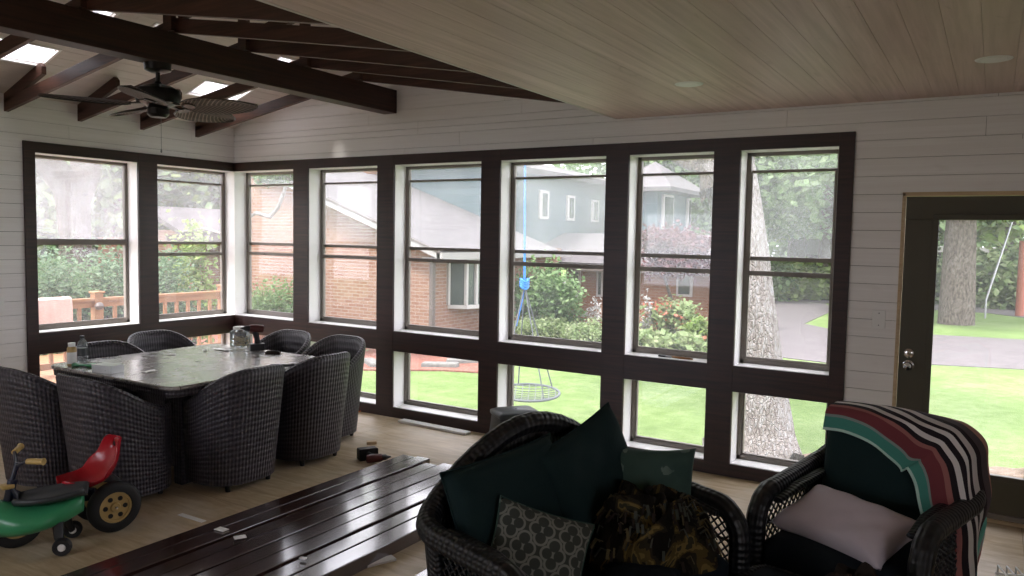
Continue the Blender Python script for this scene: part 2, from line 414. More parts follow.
        if bevel:
            m = o.modifiers.new('b', 'BEVEL'); m.width = bevel; m.segments = 2; m.limit_method = 'ANGLE'
        if sub:
            m = o.modifiers.new('u', 'SUBSURF'); m.levels = sub; m.render_levels = sub
        if parent is not None: o.parent = parent
        return o

def tag(o, label, cat, group=None, kind=None):
    o['label'] = label; o['category'] = cat
    if group: o['group'] = group
    if kind: o['kind'] = kind
    return o
def struct(o): o['kind'] = 'structure'; return o
def empty(name, loc=(0, 0, 0), rz=0, label=None, cat=None, group=None):
    o = D.objects.new(name, None); COL.objects.link(o); o.location = loc; o.rotation_euler = (0, 0, rz); o.empty_display_size = .1
    if label: tag(o, label, cat, group)
    return o
def copy_tree(o, parent=None):
    c = o.copy(); COL.objects.link(c); c.parent = parent
    for ch in list(o.children): copy_tree(ch, c)
    return c
def Rz(a): return Matrix.Rotation(a, 4, 'Z')
def T(*p): return Matrix.Translation(Vector(p))

# ------------------------------------------------------------------ boarded walls and ceilings
def rects(u0, u1, v0, v1, holes):
    us = sorted({u0, u1, *[min(max(h[k], u0), u1) for h in holes for k in (0, 1)]}); vs = sorted({v0, v1, *[min(max(h[k], v0), v1) for h in holes for k in (2, 3)]})
    out = []
    for j in range(len(vs) - 1):
        run = None
        for i in range(len(us) - 1):
            cu_, cv_ = (us[i] + us[i + 1]) / 2, (vs[j] + vs[j + 1]) / 2
            hole = any(h[0] < cu_ < h[1] and h[2] < cv_ < h[3] for h in holes)
            if not hole:
                if run is None: run = [us[i], us[i + 1]]
                else: run[1] = us[i + 1]
            if (hole or i == len(us) - 2) and run: out.append((run[0], run[1], vs[j], vs[j + 1])); run = None
    return out
def slab(mb, O, U, V, N, u0, u1, v0, v1, t, uvo=(0, 0)):
    O = Vector(O); U = Vector(U); V = Vector(V); N = Vector(N)
    vs = [O + U * a + V * b + N * c for c in (0, t) for a, b in ((u0, v0), (u1, v0), (u1, v1), (u0, v1))]
    F = [(3, 2, 1, 0), (4, 5, 6, 7), (0, 1, 5, 4), (1, 2, 6, 5), (2, 3, 7, 6), (3, 0, 4, 7)]
    q = [(u0, v0), (u1, v0), (u1, v1), (u0, v1)] * 2
    mb.add(vs, F, [[q[i] for i in f] for f in F])
def boarded(mb, O, U, V, N, u0, u1, v0, v1, holes, w, gap=.003, thick=.016, ext=None, joints=2.6, phase=0):
    k0 = math.floor((v0 - phase) / w); k1 = math.ceil((v1 - phase) / w)
    for k in range(k0, k1):
        a, b = max(v0, phase + k * w), min(v1, phase + (k + 1) * w)
        if b - a < .004: continue
        e0, e1 = (u0, u1) if ext is None else ext(a, b)
        if e1 - e0 < .02: continue
        rnd = random.Random(k * 7 + int(w * 1e4))
        for (p, q, c, d) in rects(e0, e1, a, b, holes):
            if abs(c - a) < 1e-6: c += gap / 2
            if abs(d - b) < 1e-6: d -= gap / 2
            x = p
            while x < q - 1e-4:
                nx = x + rnd.uniform(joints * .6, joints * 1.5)
                if nx > q - .25: nx = q
                slab(mb, O, U, V, N, x + (.001 if x > p else 0), nx - (.001 if nx < q else 0), c, d, thick)
                x = nx

# room numbers
ZT, ZO, ZS, ZL, ZB = 2.488, 2.396, .828, .638, .096
CE = 2.68                       # flat ceiling
XR, YF = 9.6, -7.6              # far right wall, wall behind the camera
XE = 4.53                       # left edge of the flat ceiling
RX = 2.265; KS = .35; CZ = 2.86 # ridge x, vault slope, springing height
def vz(x): return CZ + KS * (x if x < RX else 2 * RX - x)
BW = [(0., .93), (1.139, 2.065), (2.27, 3.256), (3.452, 4.445), (4.64, 5.31), (5.504, 6.166)]   # openings in the window wall
LW = [(-2.09, -1.136), (-.935, 0.)]
DX0, DX1, DZ1 = 6.565, 7.535, 2.075
# window wall (y = 0)
mb = MB(); back = MB()
holes = [(0 if i == 0 else a, b, ZS, ZO) for i, (a, b) in enumerate(BW)] + [(0 if i == 0 else a, b, ZB, ZL) for i, (a, b) in enumerate(BW)] + [(DX0, DX1, -.1, DZ1)]
boarded(mb, (0, 0, 0), (1, 0, 0), (0, 0, 1), (0, 1, 0), 0, XR, 0, 2.72, holes, .119, phase=.045)
def gx(a, b):
    h = max(0, (a - CZ) / KS)
    return (max(0, h), min(2 * RX, 2 * RX - h))
boarded(mb, (0, 0, 0), (1, 0, 0), (0, 0, 1), (0, 1, 0), 0, 2 * RX, 2.7204, vz(RX) - .01, [], .119, phase=.045, ext=lambda a, b: gx(a, b) if a > CZ else (0, 2 * RX + .05))
o = struct(mb.build('wall_back', M['shiplap']))
bk = MB()
for r in rects(-.15, XR + .15, -.2, 2.9, [(-.15, 0, ZB, ZO)] + holes): slab(bk, (0, .016, 0), (1, 0, 0), (0, 0, 1), (0, 1, 0), *r, .15)
bk.prism([(-.15, .016, 2.9), (2 * RX + .1, .016, 2.9), (RX, .016, vz(RX) + .12)], (0, .15, 0))
b = bk.build('sheathing', M['gap'], o)
# left wall (x = 0)
mb = MB(); holes = [(0 if False else a, b, ZS, ZO) for a, b in LW] + [(a, b, ZB, ZL) for a, b in LW]
boarded(mb, (0, 0, 0), (0, 1, 0), (0, 0, 1), (-1, 0, 0), YF, 0, 0, CZ + .02, holes, .119, phase=.045)
o = struct(mb.build('wall_left', M['shiplap'])); bk = MB()
for r in rects(YF, .016, -.2, 2.9, holes + [(-.01, .017, ZB, ZO)]): slab(bk, (-.016, 0, 0), (0, 1, 0), (0, 0, 1), (-1, 0, 0), *r, .15)
bk.build('sheathing', M['gap'], o)
# walls out of view; their window openings are added for daylight fill
mb = MB(); boarded(mb, (XR, 0, 0), (0, 1, 0), (0, 0, 1), (1, 0, 0), YF, 0, 0, 2.9, [(-6.6, -5.2, .9, 2.1)], .119, phase=.045)
for r in rects(YF, 0, -.2, 2.9, [(-6.6, -5.2, .9, 2.1)]): slab(mb, (XR + .016, 0, 0), (0, 1, 0), (0, 0, 1), (1, 0, 0), *r, .12)
struct(mb.build('wall_right', M['shiplap']))
mb = MB(); FH = [(1.2, 3.4, .9, 2.2)]
boarded(mb, (0, YF, 0), (1, 0, 0), (0, 0, 1), (0, -1, 0), 0, XR, 0, 2.9, FH, .119, phase=.045)
for r in rects(-.15, XR + .15, -.2, 2.9, FH): slab(mb, (0, YF - .016, 0), (1, 0, 0), (0, 0, 1), (0, -1, 0), *r, .12)
mb.prism([(-.15, YF - .016, 2.9), (2 * RX + .1, YF - .016, 2.9), (RX, YF - .016, vz(RX) + .12)], (0, -.12, 0))
struct(mb.build('wall_front', M['shiplap']))
mb = MB(); mb.box((-.15, YF - .1, -.2), (XR + .15, .03, 0)); struct(mb.build('floor', M['floor']))
# ceilings
mb = MB(); boarded(mb, (0, 0, CE), (0, 1, 0), (1, 0, 0), (0, 0, 1), YF, -.001, XE, XR, [], .14, gap=.0016, joints=2.2)
o = struct(mb.build('ceiling', M['ceil'])); bk = MB(); bk.box((XE, YF - .1, CE + .016), (XR + .15, .15, CE + .1)); bk.box((XE - .02, YF, CE - .002), (XE, -.001, vz(XE) + .1)); bk.build('ceiling_edge', M['vault'], o)
SK = [(.52, .79, -2.87, -2.29), (.52, .79, -.95, -.43), (1.28, 1.42, -2.36, -2.2), (1.28, 1.42, -.62, -.44), (1.28, 1.42, -1.87, -1.72)]
cs = 1 / math.sqrt(1 + KS * KS); L = RX / cs
sh = [(c, d, a / cs, b / cs) for a, b, c, d in SK]
mb = MB(); boarded(mb, (0, 0, CZ), (0, 1, 0), (cs, 0, KS * cs), (-KS * cs, 0, cs), YF, -.001, 0, L, sh, .12, gap=.0032, joints=2.4)
boarded(mb, (2 * RX, 0, CZ), (0, 1, 0), (-cs, 0, KS * cs), (KS * cs, 0, cs), YF, -.001, 0, L, [], .12, gap=.0032, joints=2.4)
o = struct(mb.build('ceiling_vault', M['vault'])); bk = MB()
for r in rects(YF - .1, .15, -.5, L + .03, sh): slab(bk, (-KS * .02, 0, CZ + .02), (0, 1, 0), (cs, 0, KS * cs), (-KS * cs, 0, cs), *r, .14)
slab(bk, (2 * RX, 0, CZ + .02), (0, 1, 0), (-cs, 0, KS * cs), (KS * cs, 0, cs), YF - .1, .15, -.3, L + .03, .14)
bk.build('roof_deck', M['gap'], o)
for i, (a, b, c, d) in enumerate(SK):
    mb = MB(); w = .02
    for r in rects(c - w, d + w, a / cs - w, b / cs + w, [(c, d, a / cs, b / cs)]): slab(mb, (0, 0, CZ), (0, 1, 0), (cs, 0, KS * cs), (-KS * cs, 0, cs), *r, -.006)
    f = mb.build('window_%d' % (20 + i), M['jamb']); struct(f)
    mb = MB(); slab(mb, (0, 0, CZ), (0, 1, 0), (cs, 0, KS * cs), (-KS * cs, 0, cs), c, d, a / cs, b / cs, .006)
    for q in range(len(mb.v)): mb.v[q] = tuple(Vector(mb.v[q]) + Vector((-KS * cs, 0, cs)) * .02)
    mb.build('skylight_glass', M['skyl'], f)

# ------------------------------------------------------------------ dark casings
PT = .018
mb = MB()
def cas(u0, u1, z0, z1, wall='b', t=PT):
    if wall == 'b': mb.box((u0, -t, z0), (u1, .006, z1))
    else: mb.box((-.006, u0, z0), (t, u1, z1))
cas(PT, 6.264, ZO, ZT)
cas(PT, 6.264, ZL, ZS); cas(PT, 6.264, 0, ZB)
for (a, b), (c, d) in zip(BW, BW[1:]):
    cas(b, c, 0.002, ZT - .002, t=PT + .002)
cas(6.166, 6.264, .002, ZT - .002, t=PT + .002)
struct(mb.build('trim_1', M['casing'], bevel=.002))
mb = MB(); cas(-2.185, 0, ZO, ZT, 'l'); cas(-2.185, 0, ZL, ZS, 'l'); cas(-2.185, 0, 0, ZB, 'l')
cas(-2.185, -2.09, .002, ZT - .002, 'l', PT + .002); cas(-1.136, -.935, .002, ZT - .002, 'l', PT + .002)
struct(mb.build('trim_2', M['casing'], bevel=.002))

# ------------------------------------------------------------------ windows
YS = .155       # sash plane
wn = [0]
def window(wall, u0, u1, z0, z1, kind, corner=False, gm='glass', gmu=None):
    wn[0] += 1
    def bx(m, a0, a1, d0, d1, c0, c1):     # a along the wall, d depth outwards, c height
        if wall == 'b': m.box((a0, d0, c0), (a1, d1, c1))
        else: m.box((-d0, a0, c0), (-d1, a1, c1))
    j = MB(); t = .004 if not corner else .004
    e0 = u0; e1 = u1
    bx(j, e0, e1, 0, YS + .05, z1 - t, z1 + .01); bx(j, e0, e1, -.004, YS + .05, z0 - .012, z0 + t)
    if not (corner and wall == 'b'): bx(j, e0 - .012, e0 + t, 0, YS + .05, z0, z1)
    if not (corner and wall == 'l'): bx(j, e1 - t, e1 + .012, 0, YS + .05, z0, z1)
    w = struct(j.build('window_%d' % wn[0], M['jamb']))
    f = MB(); d0, d1 = YS, YS + .045; s = .035; a0, a1 = u0, u1
    bx(f, a0, a0 + s, d0, d1, z0, z1); bx(f, a1 - s, a1, d0, d1, z0, z1)
    bx(f, a0, a1, d0, d1, z1 - .03, z1); bx(f, a0, a1, d0, d1, z0, z0 + .035)
    if kind == 'hung':
        zm = 1.50 if wall == 'b' else 1.49
        # outer (upper) sash set back, inner (lower) sash in front
        bx(f, a0 + s, a1 - s, d0 + .02, d1, 1.60, 1.63); bx(f, a0 + s, a1 - s, d0 - .006, d0 + .02, zm - .01, zm + .025)
        bx(f, a0 + s, a1 - s, d0 + .02, d1, 2.245, 2.265)
        for q in (a0 + s, a1 - s - .014): bx(f, q, q + .014, d0 - .004, d0 + .012, z0 + .035, 2.25)
        bx(f, a0 + s, a1 - s, d0, d0 + .02, z0 + .035, z0 + .055)
        for q in (.3, .7): bx(f, a0 + (a1 - a0) * q - .03, a0 + (a1 - a0) * q + .03, d0 - .018, d0, zm + .002, zm + .012)
    elif kind == 'hung1':
        bx(f, a0 + s, a1 - s, d0, d1, 1.595, 1.65); bx(f, a0 + s, a1 - s, d0, d0 + .02, z0 + .035, z0 + .055)
        for q in (.3, .7): bx(f, a0 + (a1 - a0) * q - .03, a0 + (a1 - a0) * q + .03, d0 - .018, d0, 1.62, 1.632)
    else:
        bx(f, a0 + s, a1 - s, d0 + .01, d1, z0 + .035, z0 + .05); bx(f, a0 + s, a0 + s + .012, d0 + .01, d1, z0 + .035, z1 - .03)
    f.build('window_frame', M['sash'], w, bevel=.003)
    zc = 1.6
    if kind == 'fixed':
        g = MB(); bx(g, a0 + .02, a1 - .02, d0 + .028, d0 + .032, z0 + .02, z1 - .02); g.build('glass', M[gm], w)
    else:
        g = MB(); bx(g, a0 + .02, a1 - .02, d0 + .032, d0 + .036, zc, z1 - .02); g.build('upper_glass', M[gmu or gm], w)
        g = MB(); bx(g, a0 + .02, a1 - .02, d0 + .008, d0 + .012, z0 + .02, zc); g.build('lower_glass', M[gm], w)
    return w
for i, (a, b) in enumerate(BW):
    window('b', a, b, ZS, ZO, 'hung', corner=(i == 0), gmu=['glassd', 'glassd', 'glassd', 'glassdd', 'glassd', 'glassd'][i])
    window('b', a, b, ZB, ZL, 'fixed', corner=(i == 0))
window('l', *LW[0], ZS, ZO, 'hung1', gmu='glassdd'); window('l', *LW[0], ZB, ZL, 'fixed')
window('l', *LW[1], ZS, ZO, 'hung', corner=True, gmu='glassd'); window('l', *LW[1], ZB, ZL, 'fixed', corner=True)
mb = MB(); mb.box((-.205, 0, ZB - .02), (0, .205, ZO + .02))
struct(mb.build('trim_3', M['jamb']))

# ------------------------------------------------------------------ door
mb = MB()
mb.box((DX0, -.004, 0), (DX0 + .02, .14, DZ1)); mb.box((DX1 - .02, -.004, 0), (DX1, .14, DZ1)); mb.box((DX0, -.004, DZ1 - .02), (DX1, .14, DZ1 + .005))
mb.box((DX0, 0, -.02), (DX1, .16, .02))
dr = struct(mb.build('door_1', M['pineedge']))
mb = MB(); x0, x1, z0, z1 = DX0 + .024, DX1 - .024, .025, DZ1 - .024; gx0, gx1, gz0, gz1 = x0 + .19, x1 - .19, .30, 1.905
for r in rects(x0, x1, z0, z1, [(gx0, gx1, gz0, gz1)]): slab(mb, (0, .005, 0), (1, 0, 0), (0, 0, 1), (0, 1, 0), *r, .045)
for r in rects(gx0 - .032, gx1 + .032, gz0 - .032, gz1 + .032, [(gx0 + .004, gx1 - .004, gz0 + .004, gz1 - .004)]): slab(mb, (0, -.006, 0), (1, 0, 0), (0, 0, 1), (0, 1, 0), *r, .012)
mb.build('door_leaf', M['door'], dr, bevel=.003)
mb = MB(); mb.box((gx0, .025, gz0), (gx1, .03, gz1)); mb.build('door_glass', M['glass'], dr)
mb = MB(); R = Matrix.Rotation(PI / 2, 4, 'X')
mb.lathe([(.034, 0), (.034, .008), (.012, .012), (.012, .035), (.026, .045), (.03, .06), (.024, .074), (0, .078)], seg=20, mat=T(x0 + .06, .0, .95) @ R)
mb.lathe([(.03, 0), (.03, .01), (.02, .016), (0, .016)], seg=20, mat=T(x0 + .06, .0, 1.03) @ R)
mb.box((x0 + .05, -.02, 1.024), (x0 + .07, -.014, 1.036))
mb.build('door_knob', M['chrome'], dr, smooth=True)
mb = MB(); mb.box((x0, -.012, .03), (x1, .006, .06)); mb.build('door_sweep', M['sash'], dr)
# switch plate on the right of the window, outlet on the left wall
def plate(name, lo, hi, lab, cat, toggles):
    e = MB(); e.box(lo, hi); o = e.build(name, M['whitepl'], bevel=.002); tag(o, lab, cat); return o
# light switch near the left window
t_ = plate('light_switch', (.001, -2.47, 1.04), (.008, -2.36, 1.16), 'white light switch plate on the left wall beside the window casing', 'switch', 1)
for yy in (-2.44, -2.39): m2 = MB(); m2.box((.008, yy - .005, 1.085), (.016, yy + .005, 1.11)); m2.build('toggle', M['whitepl'], t_)
t_ = plate('wall_plate', (6.42, -.008, 1.18), (6.5, -.001, 1.3), 'white blank cover plate between the window casing and the door', 'wall plate', 1)
for zz in (1.2, 1.28): m2 = MB(); m2.lathe([(.004, 0), (.003, .002), (0, .002)], seg=10, mat=T(6.46, -.008, zz) @ R); m2.build('screw', M['metalgrey'], t_)
# recessed lights (switched off)
for i, (px, py, lab) in enumerate([(689, 84, 'round white recessed ceiling light above the tall windows'), (994, 59, 'round white recessed ceiling light near the door')]):
    p = at(px, py, z=CE); e = empty('recessed_light', (p.x, p.y, CE), 0, lab, 'ceiling light', 'recessed lights in the flat ceiling')
    m2 = MB(); m2.lathe([(.058, -.004), (.07, -.006), (.082, -.003), (.085, 0)], seg=32); m2.build('trim_ring', M['whitepl'], e, smooth=True)
    m2 = MB(); m2.lathe([(0, -.0065), (.06, -.0065), (.062, -.004), (0, -.003)], seg=32); m2.build('lens', M['jamb'], e)

# ------------------------------------------------------------------ beam and trusses
mb = MB(); mb.box((2.13, YF + .02, 2.872), (2.285, -.001, 3.085)); tag(mb.build('ridge_beam', M['beam'], bevel=.004), 'massive dark brown timber beam running to the window wall under the vault', 'beam')
def chord_z(x): return 2.712 + .165 * (x if x < RX else 2 * RX - x)
truss_lab = ['dark truss nearest the window wall, lit orange by the skylight', 'second dark timber truss from the window wall, behind the fan blades', 'third timber truss from the window wall, just behind the ceiling fan motor', 'timber truss with orange lit side left of the ceiling fan', 'timber truss at the left edge of the photo beside the first skylight', 'roof truss nearest the camera, crossing above the top of the frame']
for i, y in enumerate([-.471, -1.083, -1.69, -2.306, -2.918, -3.53]):
    e = empty('roof_truss', (0, y, 0), 0, truss_lab[i], 'truss', 'dark timber trusses under the vault')
    w = .038
    def pr(name, pts):
        m_ = MB(); m_.prism([(x, -w / 2 if name != 'scab' else -w / 2, z) for x, z in pts], (0, w, 0)); return m_.build(name, M['rafter'], e, bevel=.002)
    h = .1
    pr('lower_chord', [(.002, 2.712), (2.13, chord_z(2.13)), (2.28, 3.087), (2.28, chord_z(2.28) + h), (.002, 2.712 + h)])
    pr('lower_chord', [(2 * RX - .002, 2.712), (2.286, 3.087), (2.286, chord_z(2.28) + h), (2 * RX - .002, 2.712 + h)][::-1])
    for s in (0, 1):
        f = (lambda x: x) if s == 0 else (lambda x: 2 * RX - x)
        q = [(f(.004), 2.765), (f(.6), 2.765 + KS * .6 - .01), (f(.6), 2.765 + KS * .6 + .05), (f(.57), CZ + KS * .57 - .004), (f(.004), CZ - .002)]
        pr('top_chord_end', q if s == 0 else q[::-1])
    m_ = MB(); m_.box((RX - .045, -w / 2 - .04, 3.09), (RX + .045, -w / 2 - .001, vz(RX) - .01)); m_.build('king_post', M['rafter'], e, bevel=.002)
    m_ = MB(); m_.bar((RX + .06, .0, 3.2), (RX + .75, .0, vz(RX + .75) - .05), w, .08); m_.build('web_brace', M['rafter'], e)

# ------------------------------------------------------------------ ceiling fan
FX, FY = 2.2, at(155, 66, z=2.86).y
fan = empty('ceiling_fan', (FX, FY, 2.872), 0, 'black ceiling fan with woven palm leaf blades hanging from the big beam', 'ceiling fan')
m_ = MB(); m_.lathe([(.0, -.06), (.05, -.06), (.085, -.045), (.09, 0)], seg=28); m_.lathe([(.014, -.15), (.014, -.055)], seg=12); m_.build('canopy', M['blackm'], fan, smooth=True)
m_ = MB(); m_.lathe([(0, -.30), (.06, -.30), (.09, -.28), (.135, -.265), (.15, -.22), (.14, -.175), (.09, -.15), (.03, -.135), (.02, -.12), (0, -.12)], seg=32); m_.build('motor', M['blackm'], fan, smooth=True)
m_ = MB(); m_.lathe([(0, -.36), (.05, -.36), (.07, -.34), (.07, -.3), (0, -.3)], seg=24); m_.build('switch_housing', M['blackm'], fan, smooth=True)
az0 = math.atan2(cr.y, cr.x)
for k, dg in enumerate([-6, 66, 138, 210, 282]):
    a = az0 + math.radians(dg); mt = Rz(a) @ T(0, 0, -.285) @ Matrix.Rotation(math.radians(-13), 4, 'X')
    m_ = MB(); n = 18; rows = []
    for i in range(n + 1):
        s = i / n; x = .17 + .53 * s; w = .135 * (math.sin(PI * min(1, s * 1.0) ** .8) ** .55) if 0 < s < 1 else .012
        w = max(w, .012); rows.append([mt @ Vector((x, w * q, .012 * (1 - q * q))) for q in (-1, -.6, -.2, .2, .6, 1)])
    qq = (-1, -.6, -.2, .2, .6, 1, 1)
    m_.grid(rows, uvf=lambda i, j: (.53 * i / n, .1 * qq[j])); bl = m_.build('blade', M['palm'], fan, smooth=True, solid=.008)
    m_ = MB()
    edge = [r[0] for r in rows] + [r[-1] for r in rows[::-1]]; m_.tube(edge, .005, 6, closed=True); m_.build('blade_rim', M['blackm'], bl, smooth=True)
    m_ = MB(); m_.bar(mt @ Vector((.07, 0, .02)), mt @ Vector((.2, 0, .004)), .045, .008); m_.lathe([(0, -.006), (.04, -.006), (.045, 0), (.04, .006), (0, .006)], seg=16, mat=mt @ T(.22, 0, .004)); m_.build('blade_iron', M['blackm'], fan)
m_ = MB(); m_.tube([(.03, 0, -.36), (.03, 0, -.58)], .0015, 5); m_.lathe([(0, -.6), (.006, -.595), (.004, -.575), (0, -.57)], c=(.03, 0, 0), seg=8); m_.build('pull_chain', M['metalgrey'], fan)

# ------------------------------------------------------------------ wicker dining set
def make_dining_chair():
    # faces -Y locally; back at +Y
    e = empty('wicker_dining_chair', label='x', cat='chair')
    NS = 44; Wd, Dp = .315, .31
    def foot(t, z, inset=0):            # t in [-1,1] around the back from arm front to arm front
        k = .86 + .14 * min(1, z / .8); a = t * math.radians(152)
        x = math.sin(a); y = math.cos(a)
        n = 2.6; rr = (abs(x) ** n + abs(y) ** n) ** (-1 / n)
        return Vector(((Wd * k - inset) * x * rr, (Dp * k - inset) * y * rr + .05 * z / .8, z))
    def top(t):
        u = abs(t); return .585 + .235 * (0.5 + .5 * math.cos(PI * min(1, max(0, (u - .12) / .72))))
    ts = [-1 + 2 * i / NS for i in range(NS + 1)]
    rows = []; M_ = 14
    for j in range(M_ + 1): rows.append([foot(t, .05 + (top(t) - .05) * j / M_) for t in ts])
    for q in (.02, .045): rows.append([foot(t, top(t) + (.014 if q == .02 else 0), q * .9) for t in ts])
    for j in range(6): rows.append([foot(t, top(t) + (.40 - top(t)) * (j + 1) / 6, .045) for t in ts])
    m_ = MB(); m_.grid(rows)
    for c in (0, NS):                    # arm front ends
        col = [r[c] for r in rows]; m_.add(col, [list(range(len(col)))])
    m_.build('woven_shell', M['wicker'], e, smooth=True, angle=70, recalc=True)
    m_ = MB(); m_.tube([foot(t, top(t) + .004, .02) for t in ts], .021, 8); m_.build('braided_rim', M['wicker'], e, smooth=True)
    # front apron + seat
    m_ = MB(); A = foot(-1, .1); 
    n = 8; rows = []
    for z in (.06, .2, .38): 
        L0, R0 = foot(-1, z, .01), foot(1, z, .01); rows.append([L0.lerp(R0, i / n) + Vector((0, -.03 * math.sin(PI * i / n), 0)) for i in range(n + 1)])
    m_.grid(rows); m_.build('front_apron', M['wicker'], e, smooth=True, solid=.02)
    m_ = MB(); seat = [foot(t, .41, .04) for t in ts[::2]]
    ring = lambda s, z: [Vector((p.x * s, (p.y - .02) * s + .02, z)) for p in seat]
    rr = [ring(1, .39), ring(1.0, .42), ring(.94, .45), ring(.6, .462), ring(.05, .465)]
    m_.grid(rr, closed_u=True); m_.build('seat', M['dgreyp'], e, smooth=True)
    for sx, sy in ((-1, -1), (1, -1), (-1, 1), (1, 1)):
        m_ = MB(); m_.lathe([(.016, 0), (.022, .07)], c=(sx * .17, sy * .17 + .02, 0), seg=10); m_.build('leg', M['black'], e, smooth=True)
    return e
chair = make_dining_chair()
chairs = [  # x, y, rotation (0 faces -Y)
    (1.62, -2.82, PI, 'wicker dining chair at the left edge of the photo with its back to the camera'),
    (2.28, -2.73, PI, 'wicker dining chair right behind the red tricycle seat'),
    (2.60, -2.14, -PI / 2, 'large dark wicker chair at the table corner nearest the camera'),
    (2.56, -1.44, -PI / 2, 'dark wicker chair on the right of the table, overlapping the chair behind it'),
    (2.26, -.93, 0, 'wicker chair at the window wall with its leg showing, rightmost at the table'),
    (1.62, -.95, 0, 'wicker chair at the far side of the table right of the cordless drill'),
    (1.02, -1.48, PI / 2, 'wicker chair with rounded back under the window next to the corner'),
    (1.33, -2.14, PI / 2, 'wicker chair behind the bottles at the left end of the table')]
for i, (x, y, a, lab) in enumerate(chairs):
    c = chair if i == 0 else copy_tree(chair)
    c.location = (x, y, 0); c.rotation_euler.z = a; tag(c, lab, 'chair', 'wicker chairs around the table')
tb = empty('dining_table', (1.925, -1.9, 0), 0, 'large square patio table with grey stone top and woven edge', 'table')
def rsq(h, r, z, n=7):
    out = []
    for cx, cy, a0 in ((h - r, h - r, 0), (-h + r, h - r, 90), (-h + r, -h + r, 180), (h - r, -h + r, 270)):
        for k in range(n): a = math.radians(a0 + 90 * k / (n - 1)); out.append(Vector((cx + r * math.cos(a), cy + r * math.sin(a), z)))
    return out
m_ = MB(); rr = [rsq(.735, .09, .715), rsq(.742, .09, .722), rsq(.742, .09, .735), rsq(.735, .085, .742), rsq(.3, .03, .742), rsq(.02, .005, .742)]; m_.grid(rr, closed_u=True); m_.build('table_top', M['tabletop'], tb, smooth=True, angle=30)
m_ = MB(); m_.grid([rsq(.26, .04, .0), rsq(.30, .05, .35), rsq(.34, .05, .68)], closed_u=True); m_.build('pedestal', M['wicker'], tb, smooth=True)
m_ = MB(); rr = [rsq(.70, .08, .66), rsq(.728, .09, .67), rsq(.732, .09, .716)]; m_.grid(rr, closed_u=True); m_.build('woven_apron', M['wicker'], tb, smooth=True)
for sx in (-1, 1):
    for sy in (-1, 1):
        m_ = MB(); m_.box((sx * .46 - .045, sy * .46 - .045, 0), (sx * .46 + .045, sy * .46 + .045, .67)); m_.build('leg', M['wicker'], tb, bevel=.01)
TZ = .742
def tp(px, py): p = at(px, py, z=TZ); return p
# things on the table
p = tp(72, 365)
sc_ = empty('spray_can', (p.x, p.y, TZ), 0, 'cream and yellow spray can standing on the left of the table', 'spray can')
m_ = MB(); m_.lathe([(.03, 0), (.032, .004), (.032, .125), (.024, .137)], seg=24); m_.build('can', M['gold'], sc_, smooth=True)
m_ = MB(); m_.lathe([(.0315, .0), (.0325, .0), (.0325, .085), (.0315, .085)], c=(0, 0, .012), seg=24); m_.build('paper_label', M['whitepl'], sc_, smooth=True)
m_ = MB(); m_.lathe([(.024, .137), (.025, .165), (.0, .168)], seg=20); m_.build('cap', M['whitepl'], sc_, smooth=True)
p = tp(82.5, 362)
bo = empty('plastic_bottle', (p.x - .05, p.y + .03, TZ), 0, 'clear plastic bottle with dark cap behind the spray can', 'bottle')
m_ = MB(); m_.lathe([(.0, .002), (.033, .0), (.036, .01), (.036, .12), (.031, .145), (.015, .165), (.013, .18)], seg=24); m_.build('body', M['clear'], bo, smooth=True)
m_ = MB(); m_.lathe([(.016, .172), (.016, .192), (0, .192)], seg=20); m_.build('cap', M['black'], bo, smooth=True)
m_ = MB(); m_.lathe([(.0362, .04), (.0368, .04), (.0368, .1), (.0362, .1)], seg=24); m_.build('paper_label', M['dgreyp'], bo, smooth=True)
p = tp(84, 367)
gg = MB(); rows = []
for i in range(9):
    s = i / 8; rows.append([Vector((.16 * (s - .5), .03 * math.sin(k * PI / 4) * (1 + .5 * math.sin(s * 9)), .014 + .012 * math.cos(k * PI / 4) * (1 + .4 * math.cos(s * 7)))) for k in range(8)])
gg.grid(rows, closed_u=True); gg.add(rows[0], [list(range(8))]); gg.add(rows[-1], [list(range(8))])
o = gg.build('green_glove', M['green'], smooth=True); o.location = (p.x, p.y, TZ); o.rotation_euler.z = .4; tag(o, 'crumpled green rubber glove lying beside the spray can', 'glove')
p = tp(92, 366); m_ = MB(); m_.box((-.035, -.012, 0), (.035, .012, .014)); m_.lathe([(0, .0), (.01, .0), (.01, .03), (0, .03)], seg=12, mat=T(.03, 0, .008) @ Matrix.Rotation(PI / 2, 4, 'Y'))
M['orange'] = plain('orange plastic', '#d9772d', .4); o = m_.build('utility_knife', M['orange'], bevel=.003); o.location = (p.x, p.y, TZ); o.rotation_euler.z = .5; tag(o, 'small orange utility knife between the glove and the clear box', 'knife')
p = tp(108, 372)
cb = empty('clear_box', (p.x, p.y, TZ), .2, 'clear plastic box of screws near the front edge of the table', 'box')
m_ = MB()
for r in ((-.09, -.06, .09, .06),): m_.box((-.09, -.055, 0), (.09, .055, .004)); m_.box((-.09, -.055, 0), (-.087, .055, .05)); m_.box((.087, -.055, 0), (.09, .055, .05)); m_.box((-.09, -.055, 0), (.09, -.052, .05)); m_.box((-.09, .052, 0), (.09, .055, .05)); m_.box((-.092, -.057, .05), (.092, .057, .055))
M['milky'] = plain('milky clear plastic', '#e4e8ea', .2, spec=.8); m_.build('shell', M['milky'], cb, bevel=.002)
m_ = MB(); rr_ = random.Random(3)
for k in range(40):
    q = Vector((rr_.uniform(-.07, .07), rr_.uniform(-.04, .04), .006 + rr_.random() * .02)); a = rr_.random() * 6.3; m_.bar(q, q + Vector((.028 * math.cos(a), .02 * math.sin(a), .004)), .004, .004)
sc2 = m_.build('screws', M['metalgrey'], cb); sc2['kind'] = 'stuff'
p = tp(240, 346)
